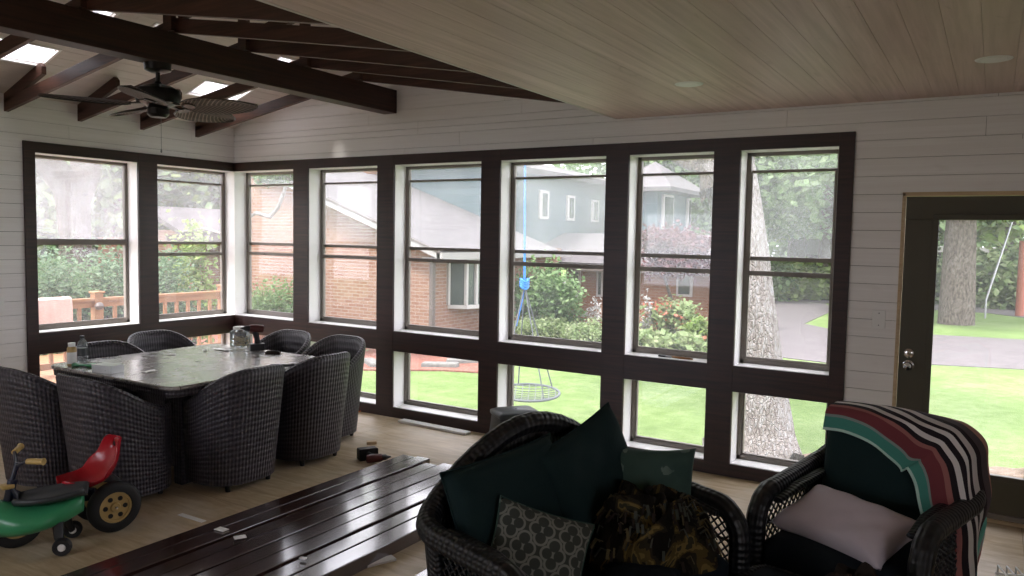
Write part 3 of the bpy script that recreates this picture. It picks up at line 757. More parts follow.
jg = empty('plastic_jar', (p.x, p.y, TZ), .3, 'square clear plastic jar of hardware beside the cordless drill', 'jar')
def rbox(hx, hy, r, z): 
    out = []
    for cx, cy, a0 in ((hx - r, hy - r, 0), (-hx + r, hy - r, 90), (-hx + r, -hy + r, 180), (hx - r, -hy + r, 270)):
        for k in range(4): a = math.radians(a0 + 30 * k); out.append(Vector((cx + r * math.cos(a), cy + r * math.sin(a), z)))
    return out
m_ = MB(); m_.grid([rbox(.062, .062, .02, 0), rbox(.066, .066, .02, .01), rbox(.066, .066, .02, .13), rbox(.045, .045, .03, .15)], closed_u=True); m_.add(rbox(.062, .062, .02, 0), [list(range(16))]); m_.build('body', M['clear'], jg, smooth=True, angle=30)
m_ = MB(); m_.grid([rbox(.05, .05, .04, .148), rbox(.052, .052, .04, .152), rbox(.052, .052, .04, .172), rbox(.01, .01, .005, .174)], closed_u=True); m_.build('lid', M['whitepl'], jg, smooth=True, angle=30)
m_ = MB(); rr_ = random.Random(5)
for k in range(60):
    q = Vector((rr_.uniform(-.045, .045), rr_.uniform(-.045, .045), .006 + rr_.random() * .08)); a = rr_.random() * 6.3; m_.bar(q, q + Vector((.03 * math.cos(a), .03 * math.sin(a), .01)), .006, .006)
hw = m_.build('hardware', M['gold'], jg); hw['kind'] = 'stuff'
def drill(name, loc, rz, lab, lying=False, s=1.0):
    e = empty(name, loc, rz, lab, 'power tool')
    X = Matrix.Identity(4) if not lying else T(0, 0, .045) @ Matrix.Rotation(PI / 2, 4, 'X')
    m_ = MB(); m_.grid([[X @ v for v in rbox(.06 * s, .036 * s, .01, z)] for z in (0, .004, .05 * s, .056 * s)], closed_u=True)
    m_.add([X @ v for v in rbox(.06 * s, .036 * s, .01, 0)], [list(range(16))]); m_.add([X @ v for v in rbox(.06 * s, .036 * s, .01, .056 * s)], [list(range(16))]); m_.build('battery', M['black'], e, smooth=True, angle=40)
    m_ = MB(); m_.tube([X @ Vector(p) for p in ((-.005, 0, .05), (.0, 0, .1), (.015, 0, .16))], [.022, .019, .022], 12, flat=1.2); m_.build('handle', M['rubber'], e, smooth=True)
    m_ = MB(); m_.tube([X @ Vector(p) for p in ((-.055, 0, .178), (-.05, 0, .18), (.0, 0, .184), (.06, 0, .188))], [.02, .031, .034, .03], 16); m_.build('motor_housing', M['redd'] if 'redd' in M else M['red'], e, smooth=True)
    m_ = MB(); m_.tube([X @ Vector(p) for p in ((.06, 0, .188), (.095, 0, .19), (.11, 0, .191), (.135, 0, .192))], [.024, .022, .012, .005], 16); m_.build('chuck', M['black'], e, smooth=True)
    return e
M['redd'] = plain('dark red tool casing', '#4a1d1c', .4)
p = tp(257, 350); drill('cordless_drill', (p.x, p.y, TZ), math.atan2(cr.y, cr.x) + PI + .5, 'dark red cordless drill standing on its battery at the far table corner')
p = tp(273, 354); m_ = MB(); m_.box((-.06, -.022, 0), (.06, .022, .02)); m_.box((-.05, -.016, .02), (.05, .016, .026)); o = m_.build('sanding_block', M['brownf'], bevel=.003); o.location = (p.x, p.y, TZ); o.rotation_euler.z = .55; tag(o, 'small dark sanding block on the table right of the drill', 'block')
p = tp(283, 366); m_ = MB(); m_.bar((-.09, 0, .008), (.09, 0, .008), .022, .014); m_.bar((.06, 0, .017), (.085, 0, .017), .018, .006); o = m_.build('marker_pen', M['dgreyp'], bevel=.003); o.location = (p.x, p.y, TZ); o.rotation_euler.z = .6; tag(o, 'dark flat carpenter pencil case at the right table edge', 'case')
for i, (px, py, w, h, lab) in enumerate([(222, 350, .16, .07, 'crumpled white paper scrap on the table in front of the jar'), (170, 355, .09, .03, 'small white paper strip in the middle of the table'), (150, 372, .10, .05, 'torn paper scrap near the front corner of the table'), (205, 351, .07, .03, 'grey slip of paper at the far left of the white scrap')]):
    p = tp(px, py); m_ = MB(); rr_ = random.Random(i); g = [[Vector(((a / 4 - .5) * w + rr_.uniform(-.006, .006), (b / 3 - .5) * h + rr_.uniform(-.005, .005), .002 + rr_.random() * .008)) for a in range(5)] for b in range(4)]
    m_.grid(g); o = m_.build('paper_scrap', M['whitepl'], solid=.001); o.location = (p.x, p.y, TZ + .001); o.rotation_euler.z = i * .8; tag(o, lab, 'paper', 'paper scraps on the table')

# ------------------------------------------------------------------ stained boards on the floor
bl = ['farthest left stained board on the floor, nearest the table', 'second stained board from the table', 'third stained board from the table', 'fourth stained board from the table', 'fifth stained board from the table', 'sixth stained board from the table, third from the bare floor strip', 'seventh stained board from the table, next to the last of the row', 'eighth stained board, last of the long row before the bare floor strip']
for i in range(8):
    x = 3.335 + i * .132; y1 = [-1.14, -1.13, -1.2, -1.16, -1.25, -1.18, -1.3, -1.22][i]; w = [.112, .118, .108, .12, .112, .118, .11, .124][i]; h = [.075, .082, .07, .08, .076, .084, .072, .078][i]
    m_ = MB(); m_.box((x, -4.75, .0), (x + w, y1, h)); 
    # uv along the length
    o = m_.build('stained_board', M['board'], bevel=.004); me = o.data; d = np.zeros(len(me.loops) * 2, dtype=np.float32)
    for li, lp in enumerate(me.loops):
        v = me.vertices[lp.vertex_index].co; d[2 * li] = v.y + i * 3.1; d[2 * li + 1] = v.x + v.z
    me.uv_layers[0].data.foreach_set('uv', d); tag(o, 'long glossy dark ' + bl[i], 'board', 'stained boards drying on the floor')
for i in range(2):
    x = 4.71 + i * .15; m_ = MB(); m_.box((x, -4.75, 0), (x + .146, -1.75, .05)); o = m_.build('stained_board', M['board'], bevel=.004); me = o.data; d = np.zeros(len(me.loops) * 2, dtype=np.float32)
    for li, lp in enumerate(me.loops):
        v = me.vertices[lp.vertex_index].co; d[2 * li] = v.y + i * 5.1; d[2 * li + 1] = v.x + v.z
    me.uv_layers[0].data.foreach_set('uv', d); tag(o, ['flat stained board left of the loveseat, beyond the bare floor strip', 'flat stained board against the loveseat back'][i], 'board', 'stained boards drying on the floor')
def strip(px, py, qx, qy, z, w, h, name, mat, lab, cat, group=None):
    a = at(px, py, z=z); b = at(qx, qy, z=z); m_ = MB(); m_.bar((a.x, a.y, z + h / 2 + .0005), (b.x, b.y, z + h / 2 + .0005), w, h)
    return tag(m_.build(name, mat, bevel=min(h, w) * .2), lab, cat, group)
strip(334, 574, 394, 559, .0, .06, .014, 'trim_offcut', M['jamb'], 'white trim offcut on the bare floor strip by the stained boards', 'offcut')
strip(336, 569, 350, 574, .0, .03, .01, 'wood_shim', M['jamb'], 'short white shim crossing the end of the white trim offcut', 'shim')
strip(180, 514.5, 204, 522, .0, .035, .004, 'tape_strip', M['jamb'], 'strip of white tape on the floor left of the stained boards', 'tape')
for i, (a, b, c, d, lab) in enumerate([(217, 528.5, 226, 531, 'white scrap on the first stained board, end of the tape line'), (234, 538.5, 246, 536.5, 'folded white scrap on the second stained board'), (300, 558, 306, 559, 'tiny white chip on a stained board near the bottom edge')]):
    strip(a, b, c, d, .085, .045 if i < 2 else .02, .004, 'paper_scrap', M['jamb'], lab, 'paper')
strip(401, 421.5, 468, 434.5, .0, .09, .022, 'white_plank', M['jamb'], 'short white plank lying on the floor under the third window', 'plank')
p = at(366, 458, z=0); drill('impact_driver', (p.x, p.y, 0), math.radians(60), 'dark cordless impact driver lying on the dusty floor beside the boards', lying=True, s=1.25)
p = at(371, 444, z=0); m_ = MB(); m_.prism([(-.04, -.02, 0), (.045, -.02, 0), (.045, .025, 0), (-.03, .03, 0)], (0, 0, .025)); o = m_.build('wood_block', M['pineedge'], bevel=.004); o.location = (p.x, p.y, 0); o.rotation_euler.z = .9; tag(o, 'small pine offcut on the floor behind the impact driver', 'offcut')
p = at(360, 411, z=0); m_ = MB(); rr_ = random.Random(9)
for k in range(16):
    q = Vector((rr_.uniform(-.1, .06), rr_.uniform(-.08, .04), .005)); a = rr_.random() * 6.3; m_.bar(q, q + Vector((.05 * math.cos(a), .05 * math.sin(a), .012)), .012, .006)
o = m_.build('wood_shavings', M['orange']); o.location = (p.x, p.y - .05, 0.0); tag(o, 'orange brown scraps on the floor under the second window', 'debris', kind='stuff')
m_ = MB()
for k in range(26):
    q = Vector((rr_.uniform(.9, 1.35), rr_.uniform(-3.45, -3.15), .006)); a = rr_.random() * 6.3; m_.bar(q, q + Vector((.07 * math.cos(a), .07 * math.sin(a), .015)), .015, .006)
tag(m_.build('wood_scraps', M['orange']), 'orange brown wood scraps on the floor at the left edge behind the tricycle', 'debris', kind='stuff')
m_ = MB(); m_.box((.55, -3.35, 0), (1.2, -3.1, .02)); m_.box((.6, -3.33, .02), (1.1, -3.12, .04)); m_.box((.3, -3.2, .04), (.9, -3.05, .06)); o = m_.build('lumber_offcuts', M['pineedge'], bevel=.003); tag(o, 'stacked pale lumber offcuts at the left wall behind the tricycle', 'lumber')

# black plastic storage box by the window
p0 = at(494, 434, z=0)
sb = empty('step_stool', (3.86, -.36, 0), math.radians(52), 'black plastic stool box with rounded top by the window behind the loveseat', 'stool')
m_ = MB(); m_.grid([rbox(.19, .15, .03, z) if k == 0 else rbox(*k, z) for z, k in ((0, (.20, .155, .03)), (.25, (.175, .135, .03)), (.31, (.17, .13, .03)))], closed_u=True); m_.build('body', M['black'], sb, smooth=True, angle=40)
m_ = MB(); m_.grid([rbox(.178, .138, .03, .305), rbox(.182, .142, .03, .315), rbox(.18, .14, .03, .335), rbox(.15, .11, .04, .352), rbox(.01, .01, .005, .356)], closed_u=True); m_.build('lid', M['dgreyp'], sb, smooth=True, angle=60)
m_ = MB(); m_.box((-.13, -.15, .255), (.13, -.134, .295)); m_.build('front_label', M['pineedge'], sb, bevel=.004)

# small white rack at the lower right corner
p = at(1022, 580, z=.12)
rk = empty('wire_rack', (p.x + .05, p.y, 0), .3, 'white wire rack at the bottom right corner of the photo', 'rack')
m_ = MB()
for k in range(7): m_.tube([(-.12 + k * .04, -.12, 0), (-.12 + k * .04, -.12, .14), (-.12 + k * .04, .12, .14), (-.12 + k * .04, .12, 0)], .005, 6)
m_.tube([(-.13, -.12, .1), (.13, -.12, .1)], .006, 6); m_.tube([(-.13, .12, .1), (.13, .12, .1)], .006, 6); m_.build('wires', M['whitepl'], rk, smooth=True)

# ------------------------------------------------------------------ tricycle
hd = Vector((-.2, -.98, 0)).normalized(); WR = .146
tri = empty('tricycle', (2.83, -3.13, 0), math.atan2(hd.y, hd.x), 'child tricycle with glossy red seat and tan handle grips', 'tricycle')
# local: +x heading, +y left (towards the camera is +y? camera is to the left of heading)
lat = Vector((-hd.y, hd.x, 0)); camside = 1 if lat.dot(Vector((.85, -.52, 0))) > 0 else -1
def wheel(name, x, y, r, w, parent, spokes=6, hub=.45):
    m_ = MB(); RT = T(x, y, r) @ Matrix.Rotation(PI / 2, 4, 'X'); k = w / 2
    prof = [(r * .62, -k), (r * .72, -k * 1.05), (r * .93, -k * .9), (r, -k * .45), (r, k * .45), (r * .93, k * .9), (r * .72, k * 1.05), (r * .62, k), (r * .6, 0), (r * .62, -k)]
    m_.lathe(prof, seg=40, mat=RT); o = m_.build(name, M['rubber'], parent, smooth=True, angle=50)
    m_ = MB(); m_.lathe([(r * .61, -k * .8), (r * .61, k * .8), (r * .52, k * .8), (r * .5, 0), (r * .52, -k * .8), (r * .61, -k * .8)], seg=36, mat=RT)
    m_.lathe([(0, -k), (r * .16, -k), (r * .2, -k * .6), (r * .2, k * .6), (r * .16, k), (0, k)], seg=20, mat=RT)
    m_.lathe([(0, -k * .55), (r * .52, -k * .55), (r * .52, k * .55), (0, k * .55)], seg=36, mat=RT)
    m_.build('rim', M['gold'], o, smooth=True, angle=40)
    for q in range(spokes):
        a = q * 2 * PI / spokes; m_ = MB()
        m_.lathe([(0, -k * .62), (r * .095, -k * .62), (r * .095, k * .62), (0, k * .62)], seg=14, mat=RT @ T(r * .37 * math.cos(a), r * .37 * math.sin(a), 0))
        m_.build('hub_slot', M['black'], o)
    m_ = MB(); m_.lathe([(0, -k * 1.25), (r * .06, -k * 1.2), (r * .06, k * 1.2), (0, k * 1.25)], seg=12, mat=RT); m_.build('axle_nut', M['chrome'], o, smooth=True)
    return o
cs_ = camside
wheel('rear_wheel', 0, 0, WR, .065, tri); wheel('rear_wheel', 0, -cs_ * .25, WR, .065, tri); wheel('front_wheel',   .46, -cs_ * .125, .135, .05, tri)
ym = -cs_ * .125
m_ = MB(); m_.tube([(0, -.0, WR), (0, 2 * ym, WR)], .012, 10); m_.tube([(0, ym, WR), (.02, ym, .18), (.2, ym, .2), (.42, ym, .27), (.5, ym, .33)], .018, 12); m_.tube([(.5, ym, .26), (.475, ym, .38)], .024, 12)
m_.tube([(-.02, ym - .09, WR + .01), (.08, ym - .03, .2)], .014, 8); m_.tube([(-.02, ym + .09, WR + .01), (.08, ym + .03, .2)], .014, 8); m_.build('frame', M['navy'], tri, smooth=True)
m_ = MB()
for s in (-1, 1): m_.tube([(.46, ym + s * .035, .135), (.47, ym + s * .035, .3), (.485, ym + s * .015, .34)], .011, 8)
m_.tube([(.49, ym, .33), (.45, ym, .47)], .013, 10); m_.build('fork', M['navy'], tri, smooth=True)
m_ = MB(); m_.tube([(.40, ym - .17, .50), (.43, ym - .13, .5), (.45, ym - .03, .46), (.45, ym + .03, .46), (.43, ym + .13, .5), (.40, ym + .17, .50)], .010, 10); m_.build('handlebar', M['navy'], tri, smooth=True)
for s in (-1, 1): m_ = MB(); m_.tube([(.435, ym + s * .12, .497), (.41, ym + s * .155, .50), (.385, ym + s * .2, .503), (.38, ym + s * .207, .503)], [.015, .017, .016, .02], 12); m_.build('grip', M['grip'], tri, smooth=True)
for s in (-1, 1): m_ = MB(); m_.box((.475, ym + s * .08 - .035, .135 + s * .06 - .012), (.55, ym + s * .08 + .035, .135 + s * .06 + .012)); m_.tube([(.49, ym, .135), (.49, ym + s * .04, .135), (.51, ym + s * .045, .135 + s * .06), (.51, ym + s * .08, .135 + s * .06)], .006, 6); m_.build('pedal', M['grip'] if s > 0 else M['black'], tri, bevel=.004)
m_ = MB(); m_.box((.47, ym - .03, .335), (.53, ym + .03, .36)); m_.build('bracket', M['grip'], tri, bevel=.008)
# bucket seat: profile along x (front lip -> back top), cross-section curls up
m_ = MB(); path = [(.25, .275, .05), (.22, .262, .10), (.15, .255, .14), (.07, .262, .16), (.0, .29, .165), (-.04, .34, .155), (-.06, .40, .14), (-.075, .455, .12), (-.085, .50, .09), (-.088, .52, .045)]
rows = []
for x, z, w in path:
    rows.append([Vector((x + .06 * q * q * (1 if z > .28 else 0), ym + w * q, z + .065 * q * q * (1 if z < .35 else .2))) for q in [-1, -.8, -.5, -.2, 0, .2, .5, .8, 1]])
# handle hole near the top of the back
fs_rows = rows
m_.grid(rows)
keep = [k for k, f in enumerate(m_.f) if not (56 <= k <= 63 and 58 <= k <= 61)]
m_.f = [m_.f[k] for k in keep]; m_.uv = [m_.uv[k] for k in keep]
o = m_.build('seat', M['red'], tri, smooth=True, angle=180, recalc=True, solid=.012)
m2 = o.modifiers.new('u', 'SUBSURF'); m2.levels = 2; m2.render_levels = 2
m_ = MB(); m_.tube([(.08, ym, .2), (.08, ym, .24)], .02, 10); m_.build('seat_post', M['navy'], tri, smooth=True)

# ------------------------------------------------------------------ green ride-on wiggle car
gc0 = at(40, 548, z=0)
gA = at(76, 540, z=.03); gB = at(-6, 522, z=.17); gdir = Vector((gB.x - gA.x, gB.y - gA.y, 0)).normalized()
rc = empty('ride_on_car', (gA.x + gdir.x * .26, gA.y + gdir.y * .26, 0), math.atan2(gdir.y, gdir.x) , 'green ride-on wiggle car with dark grey seat pad at the lower left', 'ride-on toy')
m_ = MB(); n = 20; rows = []
for i in range(n + 1):
    s = i / n; x = -.30 + .75 * s
    w = .165 * (1 - .62 * math.exp(-((s - .0) / .12) ** 2)) * (1 - .35 * math.exp(-((s - .55) / .12) ** 2)) if s < .99 else .02
    if i in (0,): w = .03
    zt = .30 - .05 * math.sin(PI * min(1, s / .6)) + (.02 * (s - .6) if s > .6 else 0)
    zb = .225 - .135 * math.sin(PI * min(1, (s + .05) / 1.1)) ** .7
    rows.append([Vector((x, w * math.cos(a), (zt + zb) / 2 + (zt - zb) / 2 * math.sin(a))) for a in [k * PI / 8 for k in range(16)]])
m_.grid(rows, closed_u=True); m_.add(rows[0], [list(range(16))]); m_.add(rows[-1], [list(range(16))]); m_.build('body', M['green'], rc, smooth=True, angle=80)
m_ = MB(); rows = []
for i in range(15):
    s = i / 14; x = -.315 + .34 * s; w = .125 * math.sin(PI * (.1 + .8 * s)) ** .6; rows.append([Vector((x, w * q, .255 + .045 * q * q + .035 * (1 - s) ** 2)) for q in (-1, -.7, -.35, 0, .35, .7, 1)])
m_.grid(rows); m_.build('seat_pad', M['dgreyp'], rc, smooth=True, solid=.02)
def caster(x, y, r):
    m_ = MB(); RT = T(x, y, r) @ Matrix.Rotation(PI / 2, 4, 'X'); m_.lathe([(r * .45, -.02), (r * .9, -.022), (r, -.012), (r, .012), (r * .9, .022), (r * .45, .02), (r * .45, -.02)], seg=28, mat=RT)
    w = m_.build('caster_wheel', M['rubber'], rc, smooth=True, angle=50); m_ = MB(); m_.lathe([(0, -.024), (r * .4, -.02), (r * .45, -.01), (r * .45, .01), (r * .4, .02), (0, .024)], seg=20, mat=RT); m_.build('hub_cap', M['whitepl'], w, smooth=True)
    m_ = MB(); m_.tube([(x, y * .9, r), (x + .02, y * .8, r * 1.9), (x + .03, y * .6, .18)], [.018, .024, .03], 10); m_.build('wheel_arm', M['black'], rc, smooth=True)
caster(-.22, .13, .047); caster(-.22, -.13, .047); caster(.33, .05, .04); caster(.33, -.05, .04)
m_ = MB(); m_.tube([(.3, 0, .2), (.27, 0, .33)], .03, 12); m_.tube([(.27 + .1 * math.cos(a), .14 * math.sin(a), .34) for a in [k * PI / 10 for k in range(20)]], .014, 8, closed=True); m_.bar((.17, 0, .34), (.37, 0, .34), .05, .02); m_.build('steering_wheel', M['dgreyp'], rc, smooth=True)

# ------------------------------------------------------------------ pillows and cloth
def pillow(name, w, h, t, mat, loc, rot, lab, cat, sag=.0, seed=1, group=None, piping=None, parent=None, pinch=.1):
    n = 22; rr_ = random.Random(seed); ph = [rr_.random() * 6 for _ in range(6)]; m_ = MB()
    for side in (1, -1):
        rows = []
        for j in range(n + 1):
            v = -1 + 2 * j / n; row = []
            for i in range(n + 1):
                u = -1 + 2 * i / n
                k = ((1 - u ** 4) * (1 - v ** 4)) ** .45 if abs(u) < 1 and abs(v) < 1 else 0
                z = side * t / 2 * k * (1 + .10 * math.sin(3 * u + ph[0]) * math.sin(2.5 * v + ph[1])) + side * .004 * math.sin(11 * u + ph[2]) * math.sin(9 * v + ph[3]) * k
                sx = 1 - pinch * (1 - v * v) * abs(u) ** 3; sy = 1 - pinch * (1 - u * u) * abs(v) ** 3
                row.append(Vector((u * w / 2 * sx, v * h / 2 * sy, z - sag * (u * u) * .1)))
            rows.append(row)
        m_.grid(rows, uvf=lambda i, j: (w * j / n, h * i / n))
    o = m_.build(name, mat, parent, smooth=True, angle=180, recalc=False)
    bm = bmesh.new(); bm.from_mesh(o.data); bmesh.ops.remove_doubles(bm, verts=bm.verts, dist=1e-5); bmesh.ops.recalc_face_normals(bm, faces=bm.faces); bm.to_mesh(o.data); bm.free()
    o.matrix_basis = T(*loc) @ rot
    if lab: tag(o, lab, cat, group)
    if piping:
        m_ = MB(); P = []
        for k in range(4 * n):
            e, q = divmod(k, n); q = -1 + 2 * q / n; u, v = [(q, -1), (1, q), (-q, 1), (-1, -q)][e]
            sx = 1 - pinch * (1 - v * v) * abs(u) ** 3; sy = 1 - pinch * (1 - u * u) * abs(v) ** 3; P.append((u * w / 2 * sx, v * h / 2 * sy, -sag * u * u * .1))
        m_.tube(P, .004, 6, closed=True); m_.build('piping', piping, o, smooth=True)
    return o
def lean(facing, tilt, roll=0):      # upright pillow: local x across, local y up, local z = facing dir (degrees, 0 = +X)
    return Rz(math.radians(facing) + PI / 2) @ Matrix.Rotation(PI / 2 - math.radians(tilt), 4, 'X') @ Matrix.Rotation(math.radians(roll), 4, 'Z')

# wicker seating, local: faces -Y, back at +Y
def wicker_seat(e, W, Dp, HB, HA, arch=.06, lat=True, flat_back=False):
    hx = W / 2; yb = Dp / 2; yf = -Dp / 2; r = .045
    NB = 40
    def rim(s):      # s 0..1 : right front foot -> arm -> back -> arm -> left front foot (mirror)
        pts = RIM; L = LEN[-1] * s
        for i in range(1, len(pts)):
            if LEN[i] >= L - 1e-9: f = (L - LEN[i - 1]) / max(1e-9, LEN[i] - LEN[i - 1]); return pts[i - 1].lerp(pts[i], f)
        return pts[-1]
    half = []
    # front arm post up, rounded corner, along arm back, sweep up into the back
    for z in (.0, .15, .3, HA - .14): half.append(Vector((hx - .03, yf + .04, z)))
    for k in range(1, 6): a = k * PI / 12; half.append(Vector((hx - .03, yf + .04 + .14 * (1 - math.cos(a)), HA - .14 + .14 * math.sin(a))))
    half.append(Vector((hx - .03, yf + .24, HA))); half.append(Vector((hx - .02, 0, HA + .005)))
    half.append(Vector((hx - .01, yb * .45, HA + .012)))
    for k in range(1, 7):
        f = k / 6; a = f * PI / 2; half.append(Vector((hx - .01 - .16 * (1 - math.cos(a)), yb * .5 + (yb * .5 - r) * math.sin(a) , HA + .02 + (HB - arch - HA - .02) * (f ** 2.2))))
    for k in range(1, 7):
        f = k / 6; half.append(Vector(((hx - .17) * (1 - f), yb - r + .01, HB - arch + arch * math.sin(f * PI / 2))))
    full = half + [Vector((-p.x, p.y, p.z)) for p in half[-2::-1]]
    # resample
    LEN = [0]
    for i in range(1, len(full)): LEN.append(LEN[-1] + (full[i] - full[i - 1]).length)
    RIM = full; N = 140; P = [rim(i / N) for i in range(N + 1)]
    m_ = MB(); rad = [r * (1 + .02 * math.sin(i * 2.1)) for i in range(N + 1)]; m_.tube(P, rad, 14); m_.build('braided_rim', M['rimb'], e, smooth=True, angle=180)
    # back shell from the rim to the floor
    i0 = next(i for i, p in enumerate(P) if p.y > yb * .42); B = P[i0:N + 1 - i0]
    rows = []
    for j in range(13):
        f = j / 12; rows.append([Vector((p.x * (1 - .05 * f), p.y - .10 * f * (p.y / yb), p.z + (.03 - p.z) * f)) for p in B])
    m_ = MB(); m_.grid(rows); m_.build('woven_back', M['wickerb'], e, smooth=True, angle=180, solid=.035)
    # arm panels: lattice above, solid below the seat, inner roll
    for s in (-1, 1):
        x = s * (hx - .03); y0 = yf + .05; y1 = yb * .55
        m_ = MB(); zs = .34; zt = HA - .02
        n = 13
        for k in range(-8, n + 1):
            for dr in (1, -1):
                a = Vector((x, y0 + (y1 - y0) * k / n, zs)); b = a + Vector((0, .30 * (zt - zs) / .3, zt - zs))
                # clip to the panel
                ya, yb2 = a.y, b.y
                t0 = max(0, (y0 - ya) / (yb2 - ya)); t1 = min(1, (y1 - ya) / (yb2 - ya))
                if t1 - t0 < .05: continue
                p = a.lerp(b, t0); q = a.lerp(b, t1)
                if dr < 0: p.y, q.y = y0 + y1 - p.y, y0 + y1 - q.y
                m_.tube([p, q], .0045, 5)
        m_.tube([(x, y0, (zs + zt) / 2), (x, y1, (zs + zt) / 2 + .01)], .006, 6)
        m_.build('arm_lattice', M['wickerb'], e, smooth=True)
        m_ = MB(); m_.grid([[Vector((x, y0 + (y1 - y0) * k / 8, z)) for k in range(9)] for z in (.03, .18, .345)]); m_.build('side_panel', M['wickerb'], e, smooth=True, solid=.03)
        m_ = MB(); m_.tube([(x - s * .055, yf + .12, HA - .03), (x - s * .06, yf + .3, HA + .0), (x - s * .055, yb * .5, HA + .01)], [.028, .034, .03], 12, flat=.45); m_.build('arm_pad', M['rimb'], e, smooth=True)
        m_ = MB(); m_.box((x - .02, yb - .2, 0), (x + .02, yb - .16, .05)); m_.build('leg', M['black'], e)
    m_ = MB(); m_.grid([[Vector((-hx + .04 + (W - .08) * k / 12, yf + .03, z)) for k in range(13)] for z in (.04, .2, .33)]); m_.build('front_apron', M['wickerb'], e, smooth=True, solid=.03)
    m_ = MB(); m_.box((-hx + .05, yf + .05, .28), (hx - .05, yb - .12, .325)); m_.build('seat_deck', M['wickerb'], e)

# loveseat faces +X
LA = math.radians(72); LM = T(5.75, -2.93, 0) @ Rz(LA)
def inL(x, y, z): return LM @ Vector((x, y, z))      # local: faces -Y, near end at -X
ls = empty('wicker_loveseat', (5.75, -2.93, 0), LA, 'black wicker loveseat with a curved braided back, piled with pillows', 'loveseat')
wicker_seat(ls, 1.24, .74, .95, .63, arch=.20)
for k, (xx, lab) in enumerate([(-.275, 'dark teal seat cushion on the near half of the loveseat'), (.275, 'dark teal seat cushion under the fringed blanket on the loveseat')]):
    m_ = MB(); rr = [[inL(xx + q.x, -.05 + q.y, z) for q in rbox(a, b, .06, 0)] for z, a, b in ((.328, .25, .27), (.345, .268, .29), (.41, .268, .29), (.435, .25, .27), (.442, .2, .2), (.443, .01, .01))]
    m_.grid(rr, closed_u=True); m_.add(rr[0], [list(range(16))]); tag(m_.build('seat_cushion', M['seatbl'], smooth=True, angle=70), lab, 'cushion', 'loveseat seat cushions')
LF = -90 + 72
pillow('back_cushion', .58, .48, .15, M['teal'], inL(-.24, .17, .655), lean(LF, 16, 6), 'left dark teal back cushion leaning on the loveseat back', 'cushion', seed=2, group='teal back cushions', piping=M['teal'], pinch=.05)
pillow('back_cushion', .54, .52, .15, M['teal'], inL(.20, .15, .69), lean(LF + 3, 15, 16), 'right dark teal back cushion, tilted, standing highest on the loveseat', 'cushion', seed=3, group='teal back cushions', piping=M['teal'], pinch=.05)
pillow('floral_pillow', .40, .36, .12, M['floral'], inL(.44, .03, .655), lean(LF - 40, 16, -2), 'teal floral print pillow leaning on the far arm of the loveseat', 'pillow', seed=4)
pillow('trellis_pillow', .38, .32, .13, M['quatre'], inL(-.30, -.05, .575), lean(-45, 28, -20), 'grey pillow with pale quatrefoil trellis pattern at the front of the loveseat', 'pillow', seed=5, piping=M['floral'], pinch=.08)
# fringed blanket heap
def heap(name, mat, c, rx, ry, h, lab, cat, seed, fringe=0):
    m_ = MB(); n, m = 26, 48; rr_ = random.Random(seed); K = [(rr_.uniform(2, 9), rr_.uniform(0, 6), rr_.uniform(2, 9)) for _ in range(6)]; rows = []
    for i in range(n + 1):
        f = i / n; row = []
        for j in range(m):
            a = 2 * PI * j / m; d = 1 + .10 * math.sin(3 * a + K[0][1]) + .07 * math.sin(5 * a + K[1][1])
            rad = f ** .8; z = h * (1 - f ** 2.4) ** .6 * (1 + .16 * math.sin(K[2][0] * a / 2 // 1 * 0 + 4 * a + 7 * f) * f)
            for kk, (p, q, w) in enumerate(K): z += .012 * math.sin(p * 1.3 * a // 1 * 0 + round(p) * a + w * 3 * f + q) * min(1, 4 * f) * (1 - f ** 6)
            x = rx * d * math.cos(a) * rad; y = ry * d * math.sin(a) * rad
            row.append(Vector((x, y, max(.0, z) * (1 if f < 1 else 0))))
        rows.append(row)
    m_.grid(rows, closed_u=True); o = m_.build(name, mat, smooth=True, angle=180); o.location = c; tag(o, lab, cat)
    if fringe:
        for col, mt in ((0, M['gold2']), (1, M['brownf']), (2, M['greyf'])):
            fm = MB()
            for k in range(fringe):
                a = rr_.uniform(-2.6, 2.2) - .6; f = rr_.uniform(.35, 1.0); d = 1 + .10 * math.sin(3 * a + K[0][1]); x = rx * d * math.cos(a) * f ** .8; y = ry * d * math.sin(a) * f ** .8; z = h * (1 - f ** 2.4) ** .6 + .012
                dx, dy = math.cos(a + rr_.uniform(-1, 1)), math.sin(a + rr_.uniform(-1, 1)); l = rr_.uniform(.025, .045); w = rr_.uniform(.003, .006)
                P = [Vector((x, y, z)), Vector((x + dx * l * .5, y + dy * l * .5, z + .012)), Vector((x + dx * l, y + dy * l, z - .02))]; sd = Vector((-dy, dx, 0)) * w
                fm.add([P[0] - sd, P[0] + sd, P[1] + sd, P[1] - sd, P[2] + sd, P[2] - sd], [(0, 1, 2, 3), (3, 2, 4, 5)])
            ff = fm.build('fringe', mt, o, solid=.003); ff['kind'] = 'stuff'
    return o
M['gold2'] = plain('mustard fleece', '#51472c', .9); M['greyf'] = plain('grey green fleece', '#3b3e36', .9)
heap('fringed_blanket', M['camo'], tuple(inL(.25, -.12, .44)), .24, .25, .26, 'brown and gold fringed fleece blanket heaped on the loveseat seat', 'blanket', 4, 60)
pillow('folded_jeans', .30, .22, .07, M['seatbl'], tuple(inL(.0, -.30, .475)), Rz(.4), 'dark blue folded cloth at the front edge of the loveseat seat', 'cloth', seed=8)

